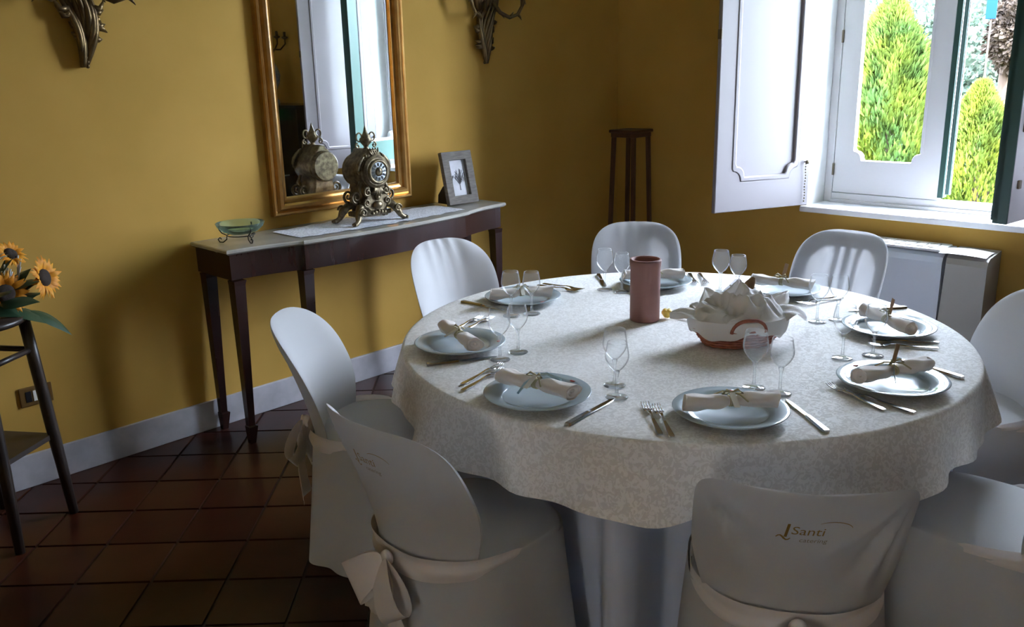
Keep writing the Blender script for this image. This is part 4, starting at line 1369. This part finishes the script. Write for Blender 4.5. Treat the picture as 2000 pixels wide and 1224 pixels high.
NAP = [((2.208, 2.210), (2.330, 2.118)), ((1.823, 2.076), (1.736, 1.841)), ((1.601, 1.611), (1.627, 1.360)), ((1.719, 1.127), (1.932, 0.932)),
       ((2.180, 0.885), (2.441, 0.769)), ((2.832, 1.118), (2.722, 0.944)), ((3.010, 1.641), (3.057, 1.424)), ((2.748, 2.083), (2.933, 1.892))]
for i, ((x, y), where) in enumerate(P):
    root = setp(empty('dinner_plate', (x, y, SZT)), 'grey blue dinner plate ' + where, 'plate', 'dinner plates around the table')
    obj('rim', PLATE_ME, None, root); obj('well', WELL_ME, None, root)
    cdir = Vector((TX - x, TY - y, 0)).normalized()
    obj('emblem', EMB_ME, None, root, (cdir.x * 0.122 + cdir.y * 0.03, cdir.y * 0.122 - cdir.x * 0.03, 0.0212))
    mid = ((NAP[i][0][0] + NAP[i][1][0]) / 2, (NAP[i][0][1] + NAP[i][1][1]) / 2)
    ox, oy = (x - mid[0]) * 0.5, (y - mid[1]) * 0.5
    napkin((NAP[i][0][0] + ox, NAP[i][0][1] + oy), (NAP[i][1][0] + ox, NAP[i][1][1] + oy), i, 'rolled blush napkin tied with raffia, ' + where)

# stemmed glasses
def glass_meshes(h, r, hb):
    """h overall, r bowl radius, hb bowl start"""
    out = MB()
    prof = []
    for k in range(15):
        t = k / 14
        rr = r * (math.sin(PI / 2 * min(1, t * 1.75)) ** 0.75) * (1 - 0.20 * max(0, t - 0.5) ** 1.5 / 0.35)
        if t > 0.88: rr *= 1 + 0.02 * (t - 0.88) / 0.12
        prof.append((max(0.0035, rr), hb + (h - hb) * t))
    inner = [(max(0.002, rr - 0.0011), z + (0.002 if k == 0 else 0)) for k, (rr, z) in enumerate(prof)]
    out.lathe(prof + inner[::-1], 32, cap0=False, cap1=False)
    bowl_me = out.mesh('bowl'); bowl_me.materials.append(MAT['glass'])
    s = MB(); s.lathe([(0.0, 0.0), (0.030, 0.0), (0.031, 0.0012), (0.026, 0.003), (0.012, 0.006), (0.0055, 0.011), (0.0038, 0.022), (0.0036, hb - 0.016), (0.0055, hb - 0.006), (0.008, hb + 0.003), (0.0, hb + 0.004)], 24)
    stem_me = s.mesh('stem'); stem_me.materials.append(MAT['stem'])
    return bowl_me, stem_me


G_WATER = glass_meshes(0.162, 0.0345, 0.072)
G_WINE = glass_meshes(0.154, 0.0325, 0.070)
GL = [((2.158, 2.101), (2.224, 2.063)), ((1.783, 1.788), (1.872, 1.797)), ((1.829, 1.391), (1.761, 1.332)), ((2.056, 1.094), (2.062, 1.021)),
      ((2.446, 1.022), (2.526, 0.964)), ((2.760, 1.250), (2.824, 1.208)), ((2.915, 1.715), (2.912, 1.640)), ((2.665, 2.080), (2.680, 2.008))]
for i, pair in enumerate(GL):
    for k, (x, y) in enumerate(pair):
        bm_, sm_ = (G_WATER, G_WINE)[k]
        root = setp(empty('stemmed_glass', (x, y, SZT), rng.uniform(0, 6)),
                    ('taller' if k == 0 else 'shorter') + ' clear stemmed glass of the pair ' + P[i][1], 'glass', 'stemmed glasses on the table')
        obj('bowl', bm_, None, root); obj('stem', sm_, None, root)

# cutlery
def fork_mesh():
    b = MB()
    # handle along +x towards the tines, lying on z = 0
    st = [(0.0, 0.0065, 0.0032), (0.01, 0.0085, 0.0038), (0.05, 0.0070, 0.0042), (0.09, 0.0042, 0.0060), (0.115, 0.0032, 0.0092), (0.135, 0.0052, 0.0088), (0.146, 0.0105, 0.0058), (0.156, 0.0120, 0.0042)]
    v = []
    for x, w, z in st:
        v += [(x, -w, z - 0.0012), (x, w, z - 0.0012), (x, w * 0.8, z + 0.0012), (x, -w * 0.8, z + 0.0012)]
    f = []
    for i in range(len(st) - 1):
        for k in range(4): f.append((4 * i + k, 4 * i + (k + 1) % 4, 4 * i + 4 + (k + 1) % 4, 4 * i + 4 + k))
    f += [(3, 2, 1, 0), tuple(4 * (len(st) - 1) + k for k in range(4))]
    b.add(v, f, False)
    for k in range(4):
        y = -0.0102 + k * 0.0068
        b.tube([(0.154, y, 0.0042), (0.170, y, 0.0042), (0.188, y * 0.98, 0.0060), (0.200, y * 0.95, 0.0095)], [0.0020, 0.0019, 0.0016, 0.0009], 6)
    me = b.mesh('fork'); me.materials.append(MAT['cutlery']); return me


def knife_meshes():
    b = MB(); st = [(0.0, 0.0085, 0.0035), (0.008, 0.0095, 0.0040), (0.06, 0.0085, 0.0040), (0.098, 0.0072, 0.0038)]
    def loft(b, st, th):
        v = []; f = []
        for x, w, z in st: v += [(x, -w, z - th), (x, w, z - th), (x, w * 0.7, z + th), (x, -w * 0.7, z + th)]
        for i in range(len(st) - 1):
            for k in range(4): f.append((4 * i + k, 4 * i + (k + 1) % 4, 4 * i + 4 + (k + 1) % 4, 4 * i + 4 + k))
        f += [(3, 2, 1, 0), tuple(4 * (len(st) - 1) + k for k in range(4))]
        b.add(v, f, False)
    loft(b, st, 0.0030)
    h = b.mesh('handle'); h.materials.append(MAT['cutlery'])
    b = MB(); loft(b, [(0.096, 0.0075, 0.0036), (0.11, 0.0088, 0.0030), (0.17, 0.0098, 0.0022), (0.205, 0.0075, 0.0018), (0.218, 0.0015, 0.0018)], 0.0008)
    bl = b.mesh('blade'); bl.materials.append(MAT['cutlery'])
    return h, bl


FORK = fork_mesh(); KH, KB = knife_meshes()


def place_fork(tip, end, label):
    tip = Vector(tip); end = Vector(end); d = (tip - end).normalized()
    o = obj('table_fork', FORK, None, None, (end.x, end.y, SZT), (0, 0, math.atan2(d.y, d.x)))
    setp(o, label, 'fork', 'forks on the table')


def place_knife(tip, end, label):
    tip = Vector(tip); end = Vector(end); d = (tip - end).normalized()
    root = setp(empty('table_knife', (end.x, end.y, SZT), math.atan2(d.y, d.x)), label, 'knife', 'knives on the table')
    obj('handle', KH, None, root); obj('blade', KB, None, root)


FK = {0: [((2.594, 2.167), (2.582, 2.330)), ((2.566, 2.160), (2.550, 2.330))], 1: [((2.070, 2.128), (1.906, 2.092)), ((2.045, 2.160), (1.880, 2.120))],
      2: [((1.765, 1.752), (1.555, 1.713)), ((1.735, 1.716), (1.522, 1.677))], 3: [((1.777, 1.257), (1.627, 1.100)), ((1.784, 1.227), (1.632, 1.070))],
      4: [((2.203, 0.960), (2.118, 0.767)), ((2.178, 0.909), (2.150, 0.705))], 5: [((2.640, 1.040), (2.775, 0.862)), ((2.610, 1.015), (2.712, 0.842))],
      6: [((2.935, 1.400), (3.115, 1.345)), ((2.930, 1.372), (3.110, 1.317))], 7: [((2.965, 1.857), (3.102, 1.972)), ((2.990, 1.823), (3.127, 1.940))]}
KN = {0: ((2.193, 2.170), (2.179, 2.380)), 1: ((1.800, 1.812), (1.604, 1.919)), 2: ((1.735, 1.328), (1.527, 1.306)), 3: ((2.030, 0.985), (1.898, 0.815)),
      4: ((2.545, 0.905), (2.487, 0.700)), 5: ((2.965, 1.215), (3.120, 1.090)), 6: ((2.925, 1.700), (3.110, 1.755)), 7: ((2.700, 2.105), (2.850, 2.258))}
for i, fs in FK.items():
    for k, (a, e) in enumerate(fs):
        place_fork(a, e, ('outer' if k == 0 else 'inner') + ' steel fork beside the plate ' + P[i][1])
for i, (a, e) in KN.items():
    place_knife(a, e, 'steel knife beside the plate ' + P[i][1])

# ------------------------------------------------------------------ centrepieces
b = MB(); b.lathe([(0.0, 0.0), (0.049, 0.0), (0.051, 0.004), (0.051, 0.186), (0.053, 0.196), (0.054, 0.208), (0.052, 0.214), (0.046, 0.214), (0.044, 0.205), (0.044, 0.012), (0.0, 0.012)], 48)
setp(b.build('terracotta_crock', MAT['terracotta'], None, (2.418, 1.712, SZT)), 'tall cylindrical terracotta crock standing near the table centre', 'crock')


def rose():
    root = setp(empty('yellow_flower', (2.480, 1.662, SZT), R(-60)), 'small yellow flower lying beside the terracotta crock', 'flower')
    b = MB(); b.ball((0, 0, 0.017), 0.016, 12, 8, sc=(1, 1, 1.0))
    for k in range(8):
        a = k * 0.785
        b.ball((0.009 * math.cos(a), 0.009 * math.sin(a), 0.020 + 0.003 * (k % 2)), 0.0105, 8, 6)
    b.build('bloom', MAT['lemon'], root)
    b = MB()
    b.tube([(0.012, 0, 0.010), (0.04, 0.006, 0.006), (0.075, 0.0, 0.010), (0.105, -0.01, 0.022)], [0.0025, 0.002, 0.002, 0.001], 6)
    b.tube([(0.05, 0.004, 0.007), (0.085, 0.02, 0.012), (0.11, 0.03, 0.03)], [0.002, 0.0016, 0.001], 6)
    b.tube([(0.04, 0.004, 0.007), (0.07, -0.015, 0.006), (0.10, -0.03, 0.004)], [0.002, 0.0016, 0.001], 6)
    b.build('stem', MAT['raffia'], root)


rose()


def basket():
    c = (2.385, 1.335)
    root = setp(empty('bread_basket', (c[0], c[1], SZT), R(-40)), 'red-brown wicker bread basket lined with a white cloth', 'basket')
    A, B = 0.150, 0.100
    rows = 7
    for k in range(rows):   # woven courses
        z = 0.006 + k * 0.0095; g = 0.70 + 0.045 * k
        pts = []
        for j in range(72):
            a = 2 * PI * j / 72
            w = 0.0022 * (1 if (j // 2 + k) % 2 else -1)
            pts.append(((A * g + w) * math.cos(a), (B * g + w) * math.sin(a), z))
        b = MB(); b.tube(pts, 0.0052, 6, closed=True); b.build('wicker_course', MAT['wicker'], root)
    b = MB(); b.grid(lambda u, v: (A * 0.71 * v * math.cos(2 * PI * u), B * 0.71 * v * math.sin(2 * PI * u), 0.006), 40, 2, wrap_u=True); b.build('bottom', MAT['wicker'], root)
    for s in (-1, 1):
        b = MB()
        pts = []
        for j in range(15):
            a = PI * j / 14
            pts.append((0.054 * math.cos(a), s * (B * 1.06 + 0.010 - 0.02 * abs(math.cos(a))), 0.060 + 0.044 * math.sin(a)))
        b.tube(pts, 0.0055, 8); b.build('handle', MAT['wicker'], root)
    return root


basket()


def liner():
    # cloth folded over the rim, heaped inside, with loose corners standing off
    A, B = 0.150, 0.100
    def skirt(u, v):
        a = 2 * PI * u; t = v
        g = 1.00 + 0.06 * math.sin(PI * t * 0.6) + 0.022 * math.sin(11 * a + math.sin(3 * a)) * (1 - 0.6 * t)
        return (A * g * math.cos(a), B * g * math.sin(a), 0.042 + 0.010 * math.sin(4 * a + 1) * (1 - t) + 0.004 * math.sin(11 * a) * (1 - t) + 0.050 * t)
    def heap(u, v):
        a = 2 * PI * u; t = 1 - v
        g = 1.056 * t
        x = A * g * math.cos(a); y = B * g * math.sin(a)
        wx = x + 0.02 * noise.noise(Vector((x * 9, y * 9, 4.0))); wy = y + 0.02 * noise.noise(Vector((x * 9, y * 9, 9.0)))
        rid = (1 - abs(noise.noise(Vector((wx * 15 + 2, wy * 15, 0.7)))) * 2.2)
        rid2 = (1 - abs(noise.noise(Vector((wx * 30, wy * 30 + 5, 2.1)))) * 2.2)
        z = 0.090 + (0.024 * (1 - t ** 3) + 0.040 * rid * (1 - t ** 5) + 0.012 * rid2) * min(1, (1 - t) * 4)
        z += 0.026 * math.exp(-((x - 0.03) / 0.05) ** 2 - ((y - 0.05) / 0.035) ** 2)
        return (x, y, z)
    b = MB(); b.grid(skirt, 90, 6, wrap_u=True); b.grid(heap, 90, 26, wrap_u=True)
    def flap(a0, L, W, el, curl, r0=0.86, z0=0.105):
        c, s_ = math.cos(a0), math.sin(a0)
        p0 = Vector((A * r0 * c, B * r0 * s_, z0)); tan = Vector((-s_, c, 0))
        def fn(u, v):
            e = el - curl * u
            w = W * (1 - u ** 1.8) + 0.004
            q = p0 + Vector((c, s_, 0)) * L * u * math.cos(e) + Vector((0, 0, L * u * math.sin(e)))
            k = (v - 0.5) * 2
            q += tan * w * k + Vector((0, 0, -0.020 * k * k * (1 - 0.5 * u) + 0.006 * math.sin(7 * k + 5 * u)))
            return q
        b.grid(fn, 12, 10)
    flap(R(168), 0.085, 0.06, R(18), R(25)); flap(R(0), 0.10, 0.065, R(25), R(45)); flap(R(28), 0.095, 0.055, R(38), R(20))
    flap(R(75), 0.085, 0.080, R(65), R(10), 0.75); flap(R(110), 0.085, 0.07, R(58), R(30), 0.75); flap(R(-75), 0.045, 0.055, R(60), R(80), 0.55, 0.115)
    flap(R(-120), 0.04, 0.05, R(45), R(70), 0.7); flap(R(140), 0.05, 0.05, R(40), R(40), 0.8)
    o = b.build('basket_cloth', MAT['liner'], None, (2.385, 1.335, SZT), (0, 0, R(-40)), weld=True)
    setp(o, 'crumpled white cloth folded into the bread basket', 'cloth')
    # crust of bread peeping out
    b = MB()
    def br(u, v):
        a = 2 * PI * u; t = v
        r = 0.024 * math.sin(PI * (0.06 + 0.9 * t)) ** 0.6
        r *= 1 + 0.12 * noise.noise(Vector((math.cos(a) * 2, math.sin(a) * 2, t * 6)))
        return (r * math.cos(a), r * 0.8 * math.sin(a), -0.04 + 0.10 * t)
    b.grid(br, 20, 14, wrap_u=True)
    o = b.build('bread_crust', MAT['crust'], None, (2.455, 1.355, SZT + 0.140), (R(25), R(20), R(30)))
    setp(o, 'brown bread crust poking out of the basket cloth', 'bread')


liner()

# ------------------------------------------------------------------ things that only the mirror shows
def mirror_side():
    # black upright piano by the window wall
    root = setp(empty('upright_piano', (XW - 0.01, 0.0, 0), 0), 'black upright piano seen dark in the mirror', 'piano')
    b = MB(); b.box(-0.36, 0.0, -1.15, 0.36, 0.06, 1.29, 0.006); b.build('case', MAT['piano'], root)
    b = MB(); b.box(-0.40, 0.0, -1.18, 0.39, 1.29, 1.32, 0.006); b.build('lid', MAT['piano'], root)
    b = MB(); b.box(-0.62, -0.36, -1.15, 0.36, 0.62, 0.70, 0.006); b.build('key_bed', MAT['piano'], root)
    b = MB(); b.box(-0.60, -0.44, -1.08, 0.29, 0.70, 0.712, 0.001); b.build('keys', MAT['ivory'], root)
    b = MB(); b.box(-0.62, -0.37, -1.15, 0.36, 0.714, 0.735, 0.004); b.build('fall_board', MAT['piano'], root)
    for y in (-1.10, 0.31):
        b = MB(); b.tube([(-0.58, y, 0.0), (-0.58, y, 0.30), (-0.58, y, 0.62)], [0.03, 0.025, 0.04], 10); b.build('leg', MAT['piano'], root)
    root = setp(empty('porcelain_candelabrum', (XW - 0.20, -0.30, 1.32)), 'porcelain candelabrum with bronze branches seen in the mirror', 'candelabrum')
    b = MB(); b.lathe([(0.0, 0), (0.07, 0), (0.07, 0.03), (0.035, 0.06), (0.04, 0.10), (0.085, 0.20), (0.095, 0.27), (0.07, 0.35), (0.035, 0.40), (0.045, 0.43), (0.0, 0.43)], 28); b.build('vase', MAT['delft'], root)
    for k in range(5):
        a = 2 * PI * k / 5 + 0.3
        b = MB(); c, s = math.cos(a), math.sin(a)
        b.tube([(0.02 * c, 0.02 * s, 0.42), (0.06 * c, 0.06 * s, 0.50), (0.12 * c, 0.12 * s, 0.50), (0.17 * c, 0.17 * s, 0.55), (0.17 * c, 0.17 * s, 0.60)], [0.008, 0.008, 0.007, 0.007, 0.008], 8)
        b.lathe([(0.006, 0.59), (0.03, 0.605), (0.03, 0.615), (0.012, 0.62), (0.012, 0.66), (0, 0.66)], 14, Matrix.Translation((0.17 * c, 0.17 * s, 0)))
        b.build('branch', MAT['gilt_dark'], root)
    b = MB(); b.tube([(0, 0, 0.42), (0, 0, 0.60), (0, 0, 0.72)], [0.012, 0.009, 0.004], 8); b.build('stem', MAT['gilt_dark'], root)
    root = setp(empty('green_lamp', (XW - 0.60, -0.28, 0.735)), 'small lamp with a green glass shade seen in the mirror', 'lamp')
    b = MB(); b.lathe([(0.0, 0), (0.06, 0), (0.06, 0.012), (0.012, 0.03), (0.010, 0.44), (0, 0.44)], 20); b.build('base', MAT['gilt_dark'], root)
    b = MB(); b.lathe([(0.03, 0.55), (0.06, 0.535), (0.10, 0.49), (0.12, 0.43), (0.117, 0.43), (0.097, 0.487), (0.057, 0.53), (0.03, 0.545)], 28, cap0=False, cap1=False); b.build('shade', MAT['green_shade'], root)


mirror_side()

# ------------------------------------------------------------------ garden outside
GZ = -0.35
b = MB(); b.box(X0 - 2.6, X0 - 2.3, -7.0, 6.0, GZ, 6.0)  # unseen wall added to bounce soft daylight through the fill window
setp(b.build('bounce_wall', MAT['bounce_cream']), 'cream wall added outside the fill window to bounce light in', 'wall', kind='structure')
b = MB(); b.grid(lambda u, v: (XW + WT + 0.02 + 40 * u, -22 + 60 * v, GZ + 0.15 * noise.noise(Vector((8 * u, 8 * v, 0))) * u), 24, 24)
setp(b.build('garden_ground', MAT['lawn']), 'green garden lawn outside the window', 'lawn', kind='structure')


def conifer(name_loc, H, Rr, label, seed, lean=(0.0, 0.0), n=5200):
    rn = np.random.RandomState(seed)
    root = setp(empty('golden_conifer', name_loc), label, 'tree', 'conifers outside the window')
    t = rn.rand(n) ** 0.8; a = rn.rand(n) * 2 * np.pi
    prof = Rr * (1 - t) ** 0.72 * np.minimum(1, 0.55 + 2.2 * t)
    lump = 1 + 0.22 * np.sin(3 * a + 9 * t) + 0.14 * np.sin(7 * a - 15 * t)
    rad = prof * lump * (0.55 + 0.45 * rn.rand(n) ** 0.4)
    base = np.stack([rad * np.cos(a) + lean[0] * t, rad * np.sin(a) + lean[1] * t, 0.08 * H + 0.90 * H * t], 1)
    L = H * (0.018 + 0.030 * rn.rand(n)); Wd = L * (0.12 + 0.08 * rn.rand(n))
    out = np.stack([np.cos(a), np.sin(a), 1.3 + 0.8 * rn.rand(n)], 1) + 0.35 * rn.randn(n, 3)
    out /= np.linalg.norm(out, axis=1)[:, None]
    sd = np.cross(out, rn.randn(n, 3)); sd /= np.linalg.norm(sd, axis=1)[:, None]
    v0 = base - sd * (Wd * 0.3)[:, None]; v1 = base + sd * (Wd * 0.3)[:, None]
    m1 = base + out * (L * 0.45)[:, None] + sd * Wd[:, None]; m0 = base + out * (L * 0.45)[:, None] - sd * Wd[:, None]
    tip = base + out * L[:, None]
    V = np.stack([v0, v1, m1, tip, m0], 1).reshape(-1, 3)
    F = [(5 * i, 5 * i + 1, 5 * i + 2, 5 * i + 3, 5 * i + 4) for i in range(n)]
    setp(obj('foliage', me_from(V, F, False), MAT['conifer'], root), kind='stuff')
    b = MB(); b.tube([(0, 0, 0), (lean[0] * .4, lean[1] * .4, H * 0.5), (lean[0] * .8, lean[1] * .8, H * 0.85)], [0.05 * H / 2, 0.03 * H / 2, 0.01], 8); b.build('trunk', MAT['bark'], root)
    return root


def broadleaf(loc, rx, ry, rz, zc, label, seed, mat, n=5200, ls=0.10, name='silvery_shrub', trunk=True):
    rn = np.random.RandomState(seed)
    root = setp(empty(name, loc), label, 'tree', 'leafy trees outside the window')
    p = rn.randn(n, 3); p /= np.linalg.norm(p, axis=1)[:, None]
    rr = (0.55 + 0.45 * rn.rand(n) ** 0.5)
    th = np.arctan2(p[:, 1], p[:, 0])
    rr *= 1 + 0.16 * np.sin(5 * th + 6 * p[:, 2]) + 0.10 * np.sin(11 * th - 9 * p[:, 2])
    c = p * rr[:, None] * np.array([rx, ry, rz]); c[:, 2] += zc
    d = p + 0.9 * rn.randn(n, 3); d /= np.linalg.norm(d, axis=1)[:, None]
    sd = np.cross(d, rn.randn(n, 3)); sd /= np.linalg.norm(sd, axis=1)[:, None]
    L = ls * (0.7 + 0.6 * rn.rand(n)); W = L * 0.32
    V = np.stack([c, c + d * (L * 0.5)[:, None] + sd * W[:, None], c + d * L[:, None], c + d * (L * 0.5)[:, None] - sd * W[:, None]], 1).reshape(-1, 3)
    F = [(4 * i, 4 * i + 1, 4 * i + 2, 4 * i + 3) for i in range(n)]
    setp(obj('foliage', me_from(V, F, False), mat, root), kind='stuff')
    if trunk:
        b = MB(); b.tube([(0, 0, -0.1), (0.05, 0.05, zc * 0.5), (0, 0.1, zc + rz * 0.3)], [0.10, 0.08, 0.03], 8); b.build('trunk', MAT['bark'], root)
    return root


conifer((9.3, 3.55, GZ), 2.55, 0.82, 'tall golden green conifer filling the closed window pane', 1, lean=(0.0, 0.10), n=26000)
conifer((8.9, 2.58, GZ), 1.75, 0.58, 'lower golden conifer seen through the open half of the window', 2, lean=(0.0, 0.05), n=18000)
conifer((10.4, 4.75, GZ), 1.9, 0.6, 'small golden conifer at the left of the window pane', 3, n=12000)
broadleaf((12.5, 4.2, GZ), 1.5, 1.6, 1.5, 1.7, 'silvery broad shrub behind the tall conifer', 11, MAT['olive'], 22000, 0.085)
broadleaf((12.0, 2.6, GZ), 1.2, 1.2, 1.2, 1.2, 'pale silvery shrub behind the lower conifer', 12, MAT['olive'], 18000, 0.08)
broadleaf((11.2, 1.6, GZ), 1.0, 0.9, 1.1, 1.0, 'grey green bush beside the pale silvery shrub', 13, MAT['olive2'], 14000, 0.07)
broadleaf((14.5, 6.2, GZ), 2.0, 2.0, 1.9, 2.0, 'silvery tree at the back left of the garden', 14, MAT['olive'], 18000, 0.11)
broadleaf((15.5, 3.9, GZ), 2.0, 2.2, 1.9, 1.9, 'grey green tree at the back of the garden', 15, MAT['olive2'], 18000, 0.11)
broadleaf((13.5, -0.2, GZ), 1.8, 1.8, 1.7, 1.6, 'grey green tree at the right of the garden', 16, MAT['olive2'], 12000, 0.11)
broadleaf((9.6, 5.9, GZ), 1.0, 1.0, 1.0, 0.9, 'silvery shrub by the small golden conifer', 17, MAT['olive'], 12000, 0.07)
broadleaf((10.7, 2.90, GZ), 0.26, 0.24, 0.36, 2.20, 'small dry brown bush above the lower conifer', 18, MAT['stone'], 7000, 0.06, name='dry_bush')
root = setp(empty('blue_sign', (10.35, 3.06, GZ)), 'blue sign on a post high behind the open window half', 'sign')
b = MB(); b.tube([(0, 0, 0), (0, 0, 2.36)], 0.010, 8); b.build('post', MAT['bark'], root)
b = MB(); b.box(-0.03, -0.015, -0.05, 0.05, 2.33, 2.58, 0.004); b.build('panel', MAT['bluepanel'], root)
